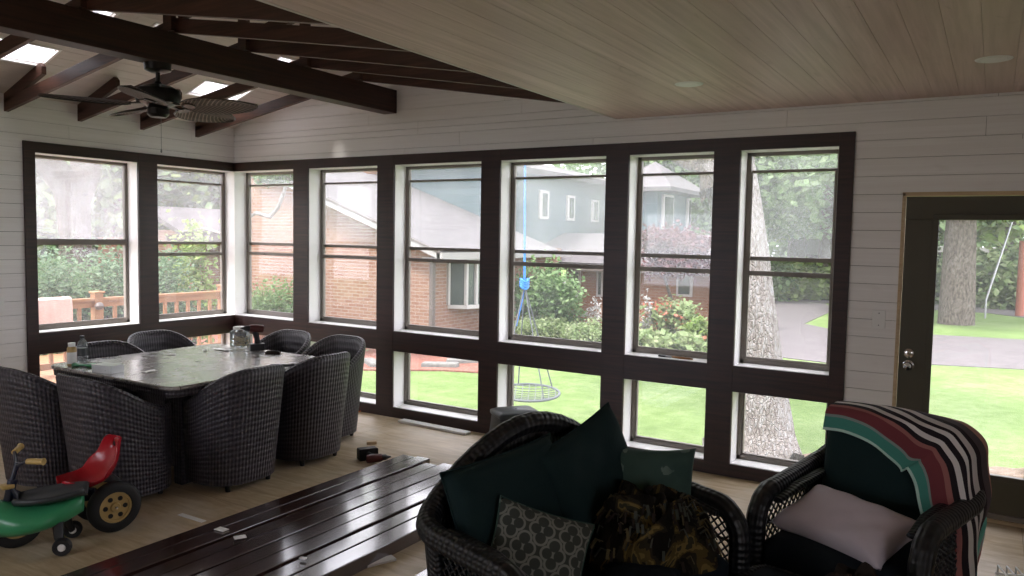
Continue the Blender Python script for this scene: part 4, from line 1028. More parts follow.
# armchair
AR = math.radians(-14)
AX, AY = 6.67, -1.98
ac = empty('wicker_armchair', (AX, AY, 0), AR, 'black wicker armchair with lattice arms and a striped throw over its back', 'armchair')
wicker_seat(ac, .74, .80, .90, .63, arch=.03)
AM = T(AX, AY, 0) @ Rz(AR)
m_ = MB(); rr = [[AM @ Vector((q.x, q.y - .08, z)) for q in rbox(a, b, .06, 0)] for z, a, b in ((.328, .28, .30), (.345, .30, .32), (.43, .30, .32), (.46, .27, .29), (.468, .2, .2), (.47, .01, .01))]
m_.grid(rr, closed_u=True); m_.add(rr[0], [list(range(16))]); tag(m_.build('seat_cushion', M['seatbl'], smooth=True, angle=70), 'dark seat cushion in the wicker armchair under the pale pillow', 'cushion')
def inA(v): return AM @ Vector(v)
bc = inA((0, .20, .65)); pillow('back_cushion', .60, .56, .16, M['teal'], bc, lean(-90 + math.degrees(AR), 12, 0), 'large dark teal back cushion in the armchair under the striped throw', 'cushion', seed=6, piping=M['teal'], pinch=.04)
pc = inA((-.03, -.16, .53)); pillow('lilac_pillow', .54, .34, .15, M['lilac'], pc, Rz(AR - .22) @ Matrix.Rotation(math.radians(20), 4, 'X') @ Matrix.Rotation(math.radians(3), 4, 'Y'), 'plump pale lilac pillow lying on the armchair seat', 'pillow', seed=7, pinch=.12)
# striped throw over the back: a band that runs along the crest, turns the corner and hangs down the right side
rows = []; Lw = .80; NV = 60; NU = 64; XC, ZC_ = .23, .825; RC = .11
for k in range(NU + 1):
    s = k / NU
    if s < .45: f = s / .45; cx, cz = -.28 + (XC + .28) * f, ZC_ + RC + .012 * math.sin(f * PI)
    elif s < .62: a = (s - .45) / .17 * PI / 2; cx, cz = XC + RC * math.sin(a), ZC_ + RC * math.cos(a)
    else: f = (s - .62) / .38; cx, cz = XC + RC + .015 * math.sin(f * 5), ZC_ - f * .62
    q = max(0, min(1, (s - .22) / .56)); th = (q * q * (3 - 2 * q)) * PI / 2; hx_, hz = -math.sin(th), -math.cos(th)
    d = .085 + .16 * math.sin(PI * max(0, min(1, (s - .05) / .95))) ** 2
    g = max(0, min(1, (s - .5) / .3)); row = []
    yf_, yb_ = .165 - .10 * g, .40; wtop = .22
    for j in range(NV + 1):
        l = j / NV * Lw
        if l < d: q = d - l; x = cx + hx_ * q; z = cz + hz * q; y = yf_ - .045 * min(1, q / .25) * (1 - g)
        elif l < d + wtop: a = (l - d) / wtop * PI; x = cx - hx_ * .03 * math.sin(a); z = cz - hz * .03 * math.sin(a); y = (yf_ + yb_) / 2 - (yb_ - yf_) / 2 * math.cos(a)
        else: q = (l - d - wtop); x = cx + hx_ * q * .5 * (1 - g) ; z = cz + hz * q * (1 - g) ; y = yb_ - .02 * g * q
        wv = .014 * math.sin(l * 34 + 1.2) * g + .005 * math.sin(s * 40 + l * 9)
        row.append(AM @ Vector((x + wv, y + .008 * math.sin(s * 31) * g, max(z, .22))))
    rows.append(row)
m_ = MB(); m_.grid(rows, uvf=lambda i, j: (i / NU, j / NV * .98))
o = m_.build('striped_throw', M['throw'], smooth=True, angle=180, solid=.006); tag(o, 'teal, white, black and rose striped throw draped over the armchair back', 'blanket')
# ottoman in the foreground with a brown cloth
ot = empty('wicker_ottoman', tuple(inA((.03, -.69, 0))), AR, 'dark wicker ottoman in front of the armchair at the bottom of the photo', 'ottoman')
m_ = MB(); m_.grid([rbox(.27, .22, .05, 0), rbox(.29, .24, .05, .2), rbox(.29, .24, .05, .34)], closed_u=True); m_.build('body', M['wickerb'], ot, smooth=True, angle=60)
m_ = MB(); P = rbox(.28, .23, .05, .35); m_.tube(P, .028, 10, closed=True); m_.build('braided_rim', M['rimb'], ot, smooth=True)
m_ = MB(); m_.grid([rbox(.27, .22, .05, .34), rbox(.25, .2, .05, .385), rbox(.01, .01, .003, .395)], closed_u=True); m_.build('top_pad', M['seatbl'], ot, smooth=True)
heap('brown_cloth', M['brownf'], tuple(inA((.20, -.62, .39))), .13, .12, .12, 'dark brown cloth heaped on the ottoman', 'cloth', 12)

# ================================================================== outdoors
G = -.7
mb = MB(); mb.box((-60, .2, G - .3), (60, 90, G)); mb.box((-60, -25, G - .3), (-.2, .2, G)); struct(mb.build('ground', M['grass']))
mb = MB(); mb.box((-.2, -25, G - .3), (60, .2, G - .01)); struct(mb.build('ground_under_house', M['dirt']))
def flat(name, pts, z, mat, kind='structure', h=.03):
    m_ = MB(); m_.prism([(x, y, G - .02) for x, y in pts], (0, 0, .02 + z)); o = m_.build(name, mat); o['kind'] = kind; return o
flat('driveway', [(-2.0, 13.2), (1.9, 12.6), (3.0, 11.2), (4.3, 11.0), (6.1, 12.1), (8, 12.7), (16, 13.5), (16, 19), (7.9, 18.4), (5.7, 18), (3.6, 17.2), (2.4, 18.5), (2.3, 24.5), (1.5, 27), (-6, 27), (-4, 18)], .015, M['drive'])
flat('road', [(-40, 33), (60, 29), (60, 24.5), (8.6, 25.2), (7.0, 27), (-40, 29.5)], .015, M['drive'])
flat('mulch_bed', [(-12, 6.95), (-2.7, 6.95), (-2.7, 12.85), (1.7, 12.85), (1.9, 10.8), (1.4, 10.15), (-.2, 9.0), (-.75, 7.7), (-.55, 5.75), (-1.24, 5.5), (-2.36, 4.7), (-6, 4.4), (-12, 4.2)], .03, M['mulch'])
# dirt and stones by the wall
def mound(name, cx, cy, rx, ry, h, mat, lab, cat, seed=1):
    rr_ = random.Random(seed); m_ = MB(); rows = []
    for i in range(13):
        f = i / 12; rows.append([Vector((cx + rx * f * math.cos(a), cy + ry * f * math.sin(a), G - .01 + h * max(0, 1 - f * f) * (1 + .3 * math.sin(5 * a + 9 * f)) + rr_.uniform(0, .02) * (f < 1))) for a in [k * PI / 16 for k in range(32)]])
    m_.grid(rows, closed_u=True); return tag(m_.build(name, mat, smooth=True), lab, cat, kind='stuff')
mound('soil_mound', 5.95, 2.95, .75, .7, .22, M['dirt'], 'pale heap of soil and stones beside the big tree base', 'soil', 2)
mound('soil_mound', 7.7, 3.6, .9, .9, .14, M['dirt'], 'bare soil patch on the lawn outside the door', 'soil', 3)
rr_ = random.Random(21)
# edging stones round the mulch
ed = [(-2.36, 4.7), (-1.24, 5.5), (-.55, 5.75), (-.75, 7.7), (-.2, 9.0), (1.6, 10.15)]
for i, (px, py, lab) in enumerate([(440, 368, 'grey edging stone at the end of the red mulch bed'), (463, 364, 'long grey edging stone behind the third lower window'), (372, 366, 'flat grey stone on the mulch behind the second lower window')]):
    p = at(px, py, z=G); m_ = MB(); m_.prism([(-.35, -.1, 0), (.32, -.12, 0), (.36, .08, 0), (-.3, .12, 0)], (0, 0, .11)); o = m_.build('edging_stone', M['stone'], bevel=.03); o.location = (p.x, p.y, G); o.rotation_euler.z = [.6, .9, 2.6][i]; tag(o, lab, 'stone', 'edging stones')

# ---- neighbouring house
HX = -2.66; HY = 7.0; g0 = -1.0
h = empty('brick_house', (0, 0, 0), 0, 'large brick and blue sided neighbouring house beyond the lawn', 'house')
def part(name, mat, fn, parent=None, **k):
    m_ = MB(); fn(m_); return m_.build(name, M[mat], parent or h, **k)
ex = 1.58; ridge = (-8.0, 3.35); ez = 1.46
# gable wall with the rake rising to the left
part('gable_wall', 'brick', lambda m: m.prism([(HX, HY, g0), (HX, HY, ez), (ridge[0], HY, ridge[1]), (-8.6, HY, 3.2), (-8.6, HY, g0)], (0, .25, 0)))
part('side_wall', 'brick', lambda m: m.box((HX - .25, HY + .25, g0), (HX, 12.6, ez)))
part('return_wall', 'brickd', lambda m: m.box((-9.6, HY + .9, g0), (-8.6, HY + 1.1, 2.9)))
def roofA(m):
    t = .12; a = Vector((HX + .45, HY - .35, ez - .12)); b = Vector((ridge[0], HY - .35, ridge[1] + .05)); m.prism([a, b, b + Vector((0, 0, t)), a + Vector((0, 0, t))], (0, 4.8, 0))
    c = Vector((-8.8, HY - .35, ridge[1] - .1)); m.prism([b, c, c + Vector((0, 0, t)), b + Vector((0, 0, t))], (0, 4.8, 0))
# roof surface with uv along the slope
def roofA2(m):
    a = Vector((HX + .47, 0, ez - .12)); b = Vector((ridge[0], 0, ridge[1] + .05)); u = (b - a).normalized(); n = Vector((-u.z, 0, u.x)); n = n if n.z > 0 else -n
    slab(m, a + n * .0, (0, 1, 0), tuple(u), tuple(n), HY - .36, HY + 4.5, 0, (b - a).length, .1)
part('roof', 'shingle', roofA2)
def rake(m):
    a = Vector((HX + .5, HY - .40, ez - .2)); b = Vector((ridge[0], HY - .40, ridge[1] - .03)); m.prism([a, b, b + Vector((0, 0, .15)), a + Vector((0, 0, .15))], (0, .05, 0))
part('rake_board', 'fascia', rake)
def rake2(m):
    a = Vector((HX + .5, HY - .42, ez - .08)); b = Vector((ridge[0], HY - .42, ridge[1] + .09)); m.prism([a, b, b + Vector((0, 0, .05)), a + Vector((0, 0, .05))], (0, .05, 0))
part('rake_trim', 'gutter', rake2)
part('gutter', 'fascia', lambda m: m.box((HX + .42, HY - .4, ez - .2), (HX + .56, 12.2, ez - .06)))
part('soffit', 'fascia', lambda m: m.box((HX - .02, HY - .3, ez - .2), (HX + .45, 12.2, ez - .17)))
part('downspout', 'gutter', lambda m: (m.box((HX + .01, HY - .09, g0), (HX + .10, HY - .0, ez - .2)), m.box((HX + .01, HY - .09, ez - .26), (HX + .45, HY - .0, ez - .18))))
part('chimney', 'brickd', lambda m: (m.box((-8.9, 10.6, 2), (-7.7, 11.4, 4.4)), m.box((-9.0, 10.5, 4.4), (-7.6, 11.5, 4.55))))
# bay window on the side wall
def bayf(m, z0, z1, off=0):
    P = [(HX - .02, 7.55), (HX + .32 + off, 7.75), (HX + .45 + off, 8.3), (HX + .32 + off, 8.85), (HX - .02, 9.05)]; m.prism([(x, y, z0) for x, y in P], (0, 0, z1 - z0))
part('bay_sill', 'whitetrim', lambda m: bayf(m, .2, .28, .05)); part('bay_head', 'whitetrim', lambda m: bayf(m, 1.18, 1.27, .04)); part('bay_glass', 'houseglass', lambda m: bayf(m, .28, 1.18))
def bars(m):
    P = [(HX + .02, 7.55), (HX + .34, 7.75), (HX + .41, 8.02), (HX + .47, 8.3), (HX + .41, 8.58), (HX + .34, 8.85), (HX + .02, 9.05)]
    for x, y in P: m.box((x - .03, y - .035, .28), (x + .03, y + .035, 1.18))
part('bay_mullions', 'whitetrim', bars)
# upper storey with siding: front face seen over the roof, then a face running back with narrow windows
A0 = Vector((-9.2, 11.0)); A1 = Vector((-3.55, 11.0)); A2 = Vector((-4.55, 20.0))
U0 = at(512, 240, y=12.2); U1 = at(612, 240, y=19.0)
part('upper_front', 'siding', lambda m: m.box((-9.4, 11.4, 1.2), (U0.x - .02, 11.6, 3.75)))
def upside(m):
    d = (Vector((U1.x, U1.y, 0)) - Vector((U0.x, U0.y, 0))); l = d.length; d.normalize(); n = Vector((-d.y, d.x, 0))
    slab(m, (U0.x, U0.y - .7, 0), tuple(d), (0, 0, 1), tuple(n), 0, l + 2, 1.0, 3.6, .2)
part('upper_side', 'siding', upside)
dU = (Vector((U1.x - U0.x, U1.y - U0.y, 0))).normalized(); nU = Vector((dU.y, -dU.x, 0))
O_ = Vector((U0.x, U0.y - .7, 0))
def on_side(px, py):       # point of the receding wall on a sight line
    d = cf + cr * ((px - 512) / FPX) + cu * ((288 - py) / FPX); t = (O_ - CAM).dot(nU) / d.dot(nU); return CAM + d * t
for (xa, xb, ya, yb_) in ((538.5, 547.5, 190.5, 219), (566, 573.5, 195.5, 220.5), (591, 597.5, 200, 222)):
    a = on_side(xa, (ya + yb_) / 2); b = on_side(xb, (ya + yb_) / 2); z1_ = on_side((xa + xb) / 2, ya).z; z0_ = on_side((xa + xb) / 2, yb_).z
    w = part('window', 'whitetrim', lambda m: m.bar(Vector((a.x, a.y, (z0_ + z1_) / 2)) + nU * .03, Vector((b.x, b.y, (z0_ + z1_) / 2)) + nU * .03, .06, z1_ - z0_))
    part('pane', 'houseglass', lambda m: m.bar(Vector((a.x, a.y, (z0_ + z1_) / 2)) + nU * .05 + dU * (b - a).length * .25, Vector((b.x, b.y, (z0_ + z1_) / 2)) + nU * .05 - dU * (b - a).length * .25, .06, (z1_ - z0_) * .8), w)
# upper roof
def uproof(m):
    e0 = Vector((U0.x, U0.y - .7, 3.6)) + nU * .35; e1 = Vector((U1.x, U1.y, 3.6)) + nU * .35 + dU * 1.5
    r0 = e0 - nU * 3.2 + Vector((0, 0, .75)); r1 = e1 - nU * 3.2 + Vector((0, 0, .75))
    m.add([e0, e1, r1, r0, e0 - Vector((0, 0, .15)), e1 - Vector((0, 0, .15)), r1 - Vector((0, 0, .15)), r0 - Vector((0, 0, .15))], [(0, 1, 2, 3), (7, 6, 5, 4), (0, 4, 5, 1), (1, 5, 6, 2), (2, 6, 7, 3), (3, 7, 4, 0)])
part('upper_roof', 'shingle', uproof)
part('upper_front_roof', 'shingle', lambda m: m.prism([(-9.6, 11.0, 3.66), (-9.6, 11.0, 3.8), (-9.6, 13.4, 4.45), (-9.6, 13.4, 4.3)], (5.2, 0, 0)))
# lower wing in front with two narrow windows
WY = 12.9; we = 1.02
part('wing_wall', 'brickd', lambda m: m.box((HX, WY, g0 - .3), (1.45, WY + .25, we + .05)))
def wingroof(m):
    slab(m, (0, WY - .45, we - .02), (1, 0, 0), (0, .97, .26), (0, -.26, .97), -4.6, 1.6, 0, 3.0, .1)
part('wing_roof', 'shingle', wingroof)
part('wing_gutter', 'gutter', lambda m: m.box((-4.6, WY - .56, we - .12), (1.6, WY - .44, we + .0)))
part('wing_soffit', 'fascia', lambda m: m.box((-4.6, WY - .45, we - .1), (1.6, WY, we - .06)))
for px0, px1, py0, py1 in ((572, 580, 270, 297), (597, 603, 270, 297), (677, 692, 270.5, 297)):
    a = at(px0, py0, y=WY - .03); b = at(px1, py1, y=WY - .03)
    w = part('window', 'whitetrim', lambda m: m.box((a.x, WY - .05, b.z), (b.x, WY, a.z))); part('pane', 'houseglass', lambda m: m.box((a.x + .06, WY - .065, b.z + .06), (b.x - .06, WY - .05, a.z - .05)), w)
part('porch_post', 'whitetrim', lambda m: m.box((-.15, WY - .4, g0), (-.03, WY - .28, we - .06)) if False else m.box((1.4, WY - .42, g0), (1.5, WY - .3, we - .06)))
# hipped block on the right
a = at(640, 200, y=16.5); b = at(657.5, 200, y=16.5); c = at(690, 200, y=19.6)
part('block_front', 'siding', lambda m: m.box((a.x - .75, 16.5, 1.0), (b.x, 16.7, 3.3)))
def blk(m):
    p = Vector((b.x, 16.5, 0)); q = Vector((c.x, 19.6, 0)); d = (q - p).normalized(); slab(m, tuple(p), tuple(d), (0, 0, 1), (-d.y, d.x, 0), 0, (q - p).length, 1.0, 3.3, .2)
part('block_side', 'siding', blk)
def hip(m):
    x0, x1, x2 = a.x - .95, b.x + .55, c.x + .5; z = 3.28; P = [Vector((x0, 16.1, z)), Vector((x1, 16.1, z)), Vector((x2, 20.1, z)), Vector((x0, 20.1, z))]; top_ = Vector((a.x - .25, 18.3, z + .95)); 
    lo = [p - Vector((0, 0, .12)) for p in P]; m.add(P + lo + [top_], [(0, 1, 8), (1, 2, 8), (2, 3, 8), (3, 0, 8), (0, 4, 5, 1), (1, 5, 6, 2), (2, 6, 7, 3), (3, 7, 4, 0), (7, 6, 5, 4)])
part('hip_roof', 'shingle', hip)
dB = (Vector((c.x - b.x, 3.1, 0))).normalized(); nB = Vector((dB.y, -dB.x, 0)); OB = Vector((b.x, 16.5, 0))
for f0, f1 in ((.12, .42), (.88, .98)):
    L_ = (Vector((c.x - b.x, 3.1, 0))).length; p = OB + dB * L_ * f0 + nB * .03; q = OB + dB * L_ * f1 + nB * .03
    w = part('window', 'whitetrim', lambda m: m.bar((p.x, p.y, 2.55), (q.x, q.y, 2.55), .08, 1.1)); part('pane', 'houseglass', lambda m: m.bar(Vector((p.x, p.y, 2.55)) + dB * .1 + nB * .02, Vector((q.x, q.y, 2.55)) - dB * .1 + nB * .02, .08, .95), w)
part('hose_spigot', 'whitetrim', lambda m: m.box((-3.35, HY - .1, -.3), (-3.25, HY, .05)))

# far house beyond the driveway, seen at the right edge of the last window
fh = empty('far_house', (0, 0, 0), 0, 'pale distant house with low roof beyond the driveway trees', 'house')
a = at(793, 262, y=36); b = at(848, 262, y=36)
part('wall', 'fascia', lambda m: m.box((a.x, 36, -1), (b.x + 2, 40, 2.0)), fh); part('roof', 'shingle', lambda m: m.prism([(a.x - .8, 35.2, 1.95), (a.x - .8, 40.6, 1.95), (a.x - .8, 37.9, 3.3)], (b.x - a.x + 4, 0, 0)), fh)
part('garage_door', 'gutter', lambda m: m.box((a.x + .6, 35.9, -1), (a.x + 2.4, 36, 1.1)), fh)
part('window', 'houseglass', lambda m: m.box((a.x + 2.9, 35.93, .2), (a.x + 3.8, 36, 1.2)), fh)
fb = empty('far_building', (0, 0, 0), 0, 'long low grey building behind the shrubs seen through the door', 'building')
a = at(965, 255, y=44); b = at(1024, 255, y=44)
part('wall', 'gutter', lambda m: m.box((a.x - 2, 44, -1), (b.x + 4, 48, 1.3)), fb); part('roof', 'fascia', lambda m: m.box((a.x - 2.5, 43.4, 1.3), (b.x + 4.5, 48, 1.6)), fb)

# ---- foliage
def leaves(n, pts_fn, size, name, mat, parent=None, flatness=.5, aspect=1.7, seed=0):
    g = np.random.default_rng(seed); C_ = pts_fn(g, n); n = len(C_)
    nrm = g.normal(size=(n, 3)); nrm[:, 2] = np.abs(nrm[:, 2]) + flatness; nrm /= np.linalg.norm(nrm, axis=1)[:, None]
    a = g.normal(size=(n, 3)); a -= nrm * (a * nrm).sum(1)[:, None]; a /= np.linalg.norm(a, axis=1)[:, None]; b = np.cross(nrm, a)
    s = size * g.uniform(.6, 1.3, (n, 1)); V = np.empty((n, 4, 3)); V[:, 0] = C_ - a * s * aspect / 2; V[:, 1] = C_ + b * s / 2; V[:, 2] = C_ + a * s * aspect / 2; V[:, 3] = C_ - b * s / 2
    me = D.meshes.new(name); me.vertices.add(4 * n); me.vertices.foreach_set('co', V.reshape(-1).astype(np.float32)); me.loops.add(4 * n); me.loops.foreach_set('vertex_index', np.arange(4 * n, dtype=np.int32))
    me.polygons.add(n); me.polygons.foreach_set('loop_start', np.arange(0, 4 * n, 4, dtype=np.int32)); me.polygons.foreach_set('loop_total', np.full(n, 4, dtype=np.int32)); me.update(); me.validate()
    me.materials.append(mat); o = D.objects.new(name, me); COL.objects.link(o)
    if parent: o.parent = parent
    return o
def blob(c, r, clusters=30, spread=.3, shell=.6):
    c = np.array(c, float); r = np.array(r, float)
    def f(g, n):
        d = g.normal(size=(clusters, 3)); d /= np.linalg.norm(d, axis=1)[:, None]; k = c + d * r * g.uniform(shell, 1, (clusters, 1))
        i = g.integers(0, clusters, n); return k[i] + g.normal(size=(n, 3)) * r * spread
    return f
def clipz(f, zmin):
    def h_(g, n): p = f(g, n); return p[p[:, 2] > zmin]
    return h_
def trunk(path, radii, mat, name='trunk', parent=None, seg=18, seed=1, flare=True):
    rr_ = random.Random(seed); m_ = MB(); P = [Vector(p) for p in path]; Q = []; R_ = []
    for i in range(len(P) - 1):
        for k in range(8): f = k / 8; Q.append(P[i].lerp(P[i + 1], f)); R_.append(radii[i] + (radii[i + 1] - radii[i]) * f)
    Q.append(P[-1]); R_.append(radii[-1]); m_.tube(Q, R_, seg)
    v2 = []
    for i, v in enumerate(m_.v):
        ring = min(i // seg, len(Q) - 1); c_ = Q[ring]; a = 2 * PI * (i % seg) / seg; k = 1 + .06 * math.sin(3 * a + ring * .12) + .04 * math.sin(7 * a + 1)
        v2.append(tuple(c_ + (Vector(v) - c_) * k))
    m_.v = v2; return m_.build(name, mat, parent, smooth=True, angle=180)
# big tree right outside the last window
tr = empty('near_tree', (4.95, 3.1, G), 0, 'thick pale ridged tree trunk just outside the last tall window', 'tree')
L0 = Vector((4.95, 3.1, G))
def loc(p): return Vector(p) - L0
def P3(px, py, dep): # point at forward depth
    d = cf + cr * ((px - 512) / FPX) + cu * ((288 - py) / FPX); return CAM + d * dep
dp = 8.75
pts = [(757, 474, .62), (758, 458, .47), (759, 430, .36), (757.5, 380, .295), (752, 320, .28), (745, 260, .275), (735, 205, .28), (724, 160, .30)]
path = [P3(a_, b_, dp) for a_, b_, c_ in pts]; path[0].z = G - .05
trunk([loc(p) for p in path], [c_ for *_, c_ in pts], M['bark_w'], parent=tr, seg=22)
top_ = path[-1]
trunk([loc(top_ - Vector((0, 0, .3))), loc(P3(712, 120, dp)), loc(P3(690, 20, dp + .4))], [.26, .2, .15], M['bark_t'], 'branch', tr)
trunk([loc(top_ - Vector((0, 0, .3))), loc(P3(760, 90, dp)), loc(P3(800, -30, dp - .3))], [.24, .17, .12], M['bark_t'], 'branch', tr)
bend = P3(700, 165, dp + .1)
trunk([loc(top_ - Vector((0, 0, .15))), loc(bend), loc(P3(680, 157, dp + .6)), loc(P3(640, 120, dp + 1.2)), loc(P3(560, 40, dp + 1.5)), loc(P3(500, -10, dp + 1.6))], [.17, .12, .10, .085, .07, .05], M['bark_t'], 'branch', tr, 12)
lv = leaves(5200, blob(loc(P3(680, 30, dp + 1.5)), (3.2, 2.2, 1.3), 60, .22), .13, 'leaves', M['leaf'], tr, seed=3)
# fringe of hanging leaves seen at the window tops
def tree(px, base_y, Y, h_, crown, tw, lab, mat='leaf', bk='bark_t', n=6000, ls=.16, seed=1, crown_z=None, cl=36, lean_=0, name='tree', group='trees beyond the lawn and driveway', spread=.3, cdx=0, cut=2.6):
    x = at(px, base_y, y=Y).x; e = empty(name, (x, Y, G), 0, lab, 'tree', group)
    trunk([(0, 0, -.1), (lean_ * .4, 0, h_ * .4), (lean_, 0, h_)], [tw * 1.25, tw, tw * .5], M[bk], parent=e, seed=seed)
    cz = crown_z if crown_z is not None else h_
    o = leaves(n, clipz(blob((lean_ + cdx, 0, cz), crown, cl, spread * .8), cut), ls, 'foliage', M[mat], e, seed=seed); return e
tree(955, 323, 21.8, 7.5, (4.6, 3.6, 2.4), .40, 'large straight grey trunk on the verge seen through the door glass', n=9000, ls=.2, seed=5, crown_z=6.2)
tree(828, 300, 30, 8, (5, 4, 3.2), .45, 'broad tree trunk behind the driveway in the last window', n=9000, ls=.26, seed=6, crown_z=6.2)
tree(795, 296, 34, 9, (5, 4, 4), .4, 'second trunk beyond the driveway, left of the broad one', 'leaf2', n=9000, ls=.3, seed=7, crown_z=5.5)
tree(890, 300, 36, 9, (6, 4, 4), .4, 'leafy tree standing beyond the driveway between window and door', n=8000, ls=.3, seed=8, crown_z=5.5)
tree(1005, 300, 33, 9, (6, 4, 3.6), .35, 'leafy tree behind the shrubs at the right side of the door glass', 'leaf2', n=9000, ls=.28, seed=9, crown_z=5.2)
tree(735, 290, 27, 9, (3.4, 3, 4), .4, 'tall tree right of the blue sided house', n=8000, ls=.24, seed=10, crown_z=6)
tree(700, 290, 30, 9, (4.5, 3, 3.4), .35, 'tree crown rising behind the hipped roof', n=8000, ls=.26, seed=11, crown_z=7)
tree(636, 290, 26, 10, (3.4, 3, 2.4), .4, 'tree reaching over the upper roof of the neighbouring house', n=6000, ls=.22, seed=12, crown_z=7.4)
tree(300, 290, 17, 9, (5, 4, 3.6), .4, 'leafy tree above the brick gable', n=9000, ls=.2, seed=13, crown_z=7.2)
tree(205, 290, 14, 9, (5, 4, 4), .35, 'dense tree behind the low roof in the second left window', n=9000, ls=.2, seed=14, crown_z=6)
def treeX(px, X, h_, crown, tw, lab, mat, n, ls, seed, cz, bk='bark_d', spread=.3, cl=36):
    p = at(px, 250, x=X); e = empty('tree', (X, p.y, G), 0, lab, 'tree', 'trees beyond the deck'); trunk([(0, 0, -.1), (0, 0, h_ * .4), (0, 0, h_)], [tw * 1.2, tw, tw * .6], M[bk], parent=e, seed=seed)
    leaves(n, clipz(blob((0, 0, cz), crown, cl, spread), .6), ls, 'foliage', M[mat], e, seed=seed); return e
treeX(60, -22, 10, (5, 6, 5), .4, 'dense tree far behind the deck in the first left window', 'leaf', 11000, .26, 21, 5)
treeX(115, -19, 9, (4, 5, 4.2), .35, 'bright green tree behind the big forked trunk', 'leaf2', 10000, .22, 22, 4.6)
treeX(180, -20, 10, (4, 5, 4.5), .35, 'tall tree above the low roof, left of the dense one', 'leaf', 10000, .24, 23, 6)
treeX(5, -20, 10, (5, 6, 5), .4, 'tree hidden mostly by the left casing', 'leaf', 7000, .28, 24, 5)
# forked trunk
p = at(75, 250, x=-11); ft = empty('forked_tree', (p.x, p.y, G), 0, 'massive forked grey trunk seen through the dusty first left window', 'tree')
def at2(px, py): q = at(px, py, x=-11); return Vector((0, q.y - p.y, q.z - G))
trunk([(0, 0, -.1), at2(76, 240), at2(73, 205), at2(72, 180)], [.42, .33, .36, .46], M['bark_d'], parent=ft, seg=20)
trunk([at2(73, 192), at2(55, 172), at2(30, 148)], [.36, .3, .26], M['bark_d'], 'branch', ft); trunk([at2(75, 192), at2(86, 172), at2(88, 140)], [.38, .33, .3], M['bark_d'], 'branch', ft)
# spruce hedge behind the deck rail
def bush(name, c, r, mat, n, ls, lab, cat='shrub', group=None, seed=1, cl=24, spread=.28, zmin=.0, stem=True, fl=.5):
    e = empty(name, (c[0], c[1], G), 0, lab, cat, group)
    leaves(n, clipz(blob((0, 0, c[2]), r, cl, spread, .4), zmin), ls, 'foliage', M[mat], e, seed=seed, flatness=fl)
    if stem:
        m_ = MB()
        for k in range(5): a = k * 1.3; m_.tube([(.05 * math.cos(a), .05 * math.sin(a), -.02), (r[0] * .5 * math.cos(a), r[1] * .5 * math.sin(a), c[2])], [.03, .012], 6)
        m_.build('stems', M['bark_d'], e, smooth=True)
    return e
for i, (px, lab) in enumerate([(42, 'dense spruce behind the rug on the deck rail'), (85, 'dense spruce behind the deck corner post'), (120, 'dense spruce at the right side of the first left window'), (165, 'loose spruce at the left side of the second left window')]):
    q = at(px, 290, x=-5.2 - .5 * (i % 2)); bush('spruce_shrub', (q.x, q.y, 1.15), (.75, .8, .95 if i < 3 else .8), 'leafd', 5200, .055, lab, 'shrub', 'spruces behind the deck', 40 + i, 60, .2, fl=.9)
q = at(190, 290, x=-6.5); bush('birch_sapling', (q.x, q.y, 1.3), (.5, .5, 1.2), 'leaf2', 1500, .08, 'loose light green sapling in front of the low brick house', 'shrub', None, 47)
q = at(275, 300, y=6.5); bush('foundation_shrub', (q.x, 6.45, .75), (.9, .4, .55), 'hedge', 3600, .05, 'green shrub against the brick wall in the corner window', 'shrub', None, 50, 40)
q = at(360, 352, z=G); bush('small_shrub', (-4.3, 6.0, .28), (.7, .5, .3), 'hosta', 1600, .06, 'pale leafed low plant on the mulch behind the second lower window', 'shrub', None, 51)
q = at(550, 300, y=9.6); bush('large_shrub', (q.x - .25, 9.9, .95), (.78, .7, .8), 'hedge', 6500, .075, 'large light green shrub beyond the hanging swing', 'shrub', None, 52, 60, .22)
for i, (px, py, Y, r, lab) in enumerate([(528, 335, 8.9, .55, 'low rounded hedge shrub left of the row, behind the swing'), (552, 333, 9.3, .5, 'low rounded hedge shrub in the middle of the row'), (588, 334, 9.2, .68, 'wide low rounded hedge shrub at the right of the row')]):
    q = at(px, py, y=Y); bush('round_hedge', (q.x, Y, .34), (r, r * .85, .34), 'hosta', 3600, .045, lab, 'shrub', 'low hedge shrubs', 55 + i, 60, .18)
for i, (px, py, Y, r, lab) in enumerate([(652, 338, 9.6, .5, 'clump of pale hosta leaves at the left'), (675, 342, 9.5, .5, 'clump of pale hosta leaves next to the flowers'), (700, 330, 10.4, .35, 'smaller hosta clump beside the clay pot')]):
    q = at(px, py, y=Y); bush('hosta', (q.x, Y, .26), (r, r * .8, .24), 'hosta', 1500, .11, lab, 'plant', 'hostas in the bed', 60 + i, 30, .25, stem=False)
q = at(668, 310, y=10.4); bush('flowering_shrub', (q.x, 10.4, .62), (.6, .4, .42), 'hosta', 1500, .08, 'leafy shrub with coral flowers in front of the brick wing', 'shrub', None, 64)
e = leaves(200, blob((q.x, 10.15, G + .85), (.55, .25, .28), 24, .25), .055, 'coral_flowers', M['flower'], seed=65); tag(e, 'coral blossoms scattered over the leafy shrub', 'flowers', kind='stuff')
q = at(648, 312, y=10.2); e = leaves(260, blob((q.x, 10.1, G + .85), (.16, .16, .4), 14, .25), .05, 'white_flowers', M['whiteflower'], seed=66); tag(e, 'tall white blossoms left of the coral flowers', 'flowers', kind='stuff')
q = at(596, 312, y=10.4); e = leaves(200, blob((q.x, 10.3, G + .8), (.22, .16, .4), 14, .25), .05, 'white_flowers', M['whiteflower'], seed=67); tag(e, 'white blossoms beside the brick wall right of the large shrub', 'flowers', kind='stuff')
q = at(676, 275, y=11.0); mp = empty('red_maple', (q.x, 11.2, G), 0, 'dark red japanese maple in front of the brick wing', 'tree')
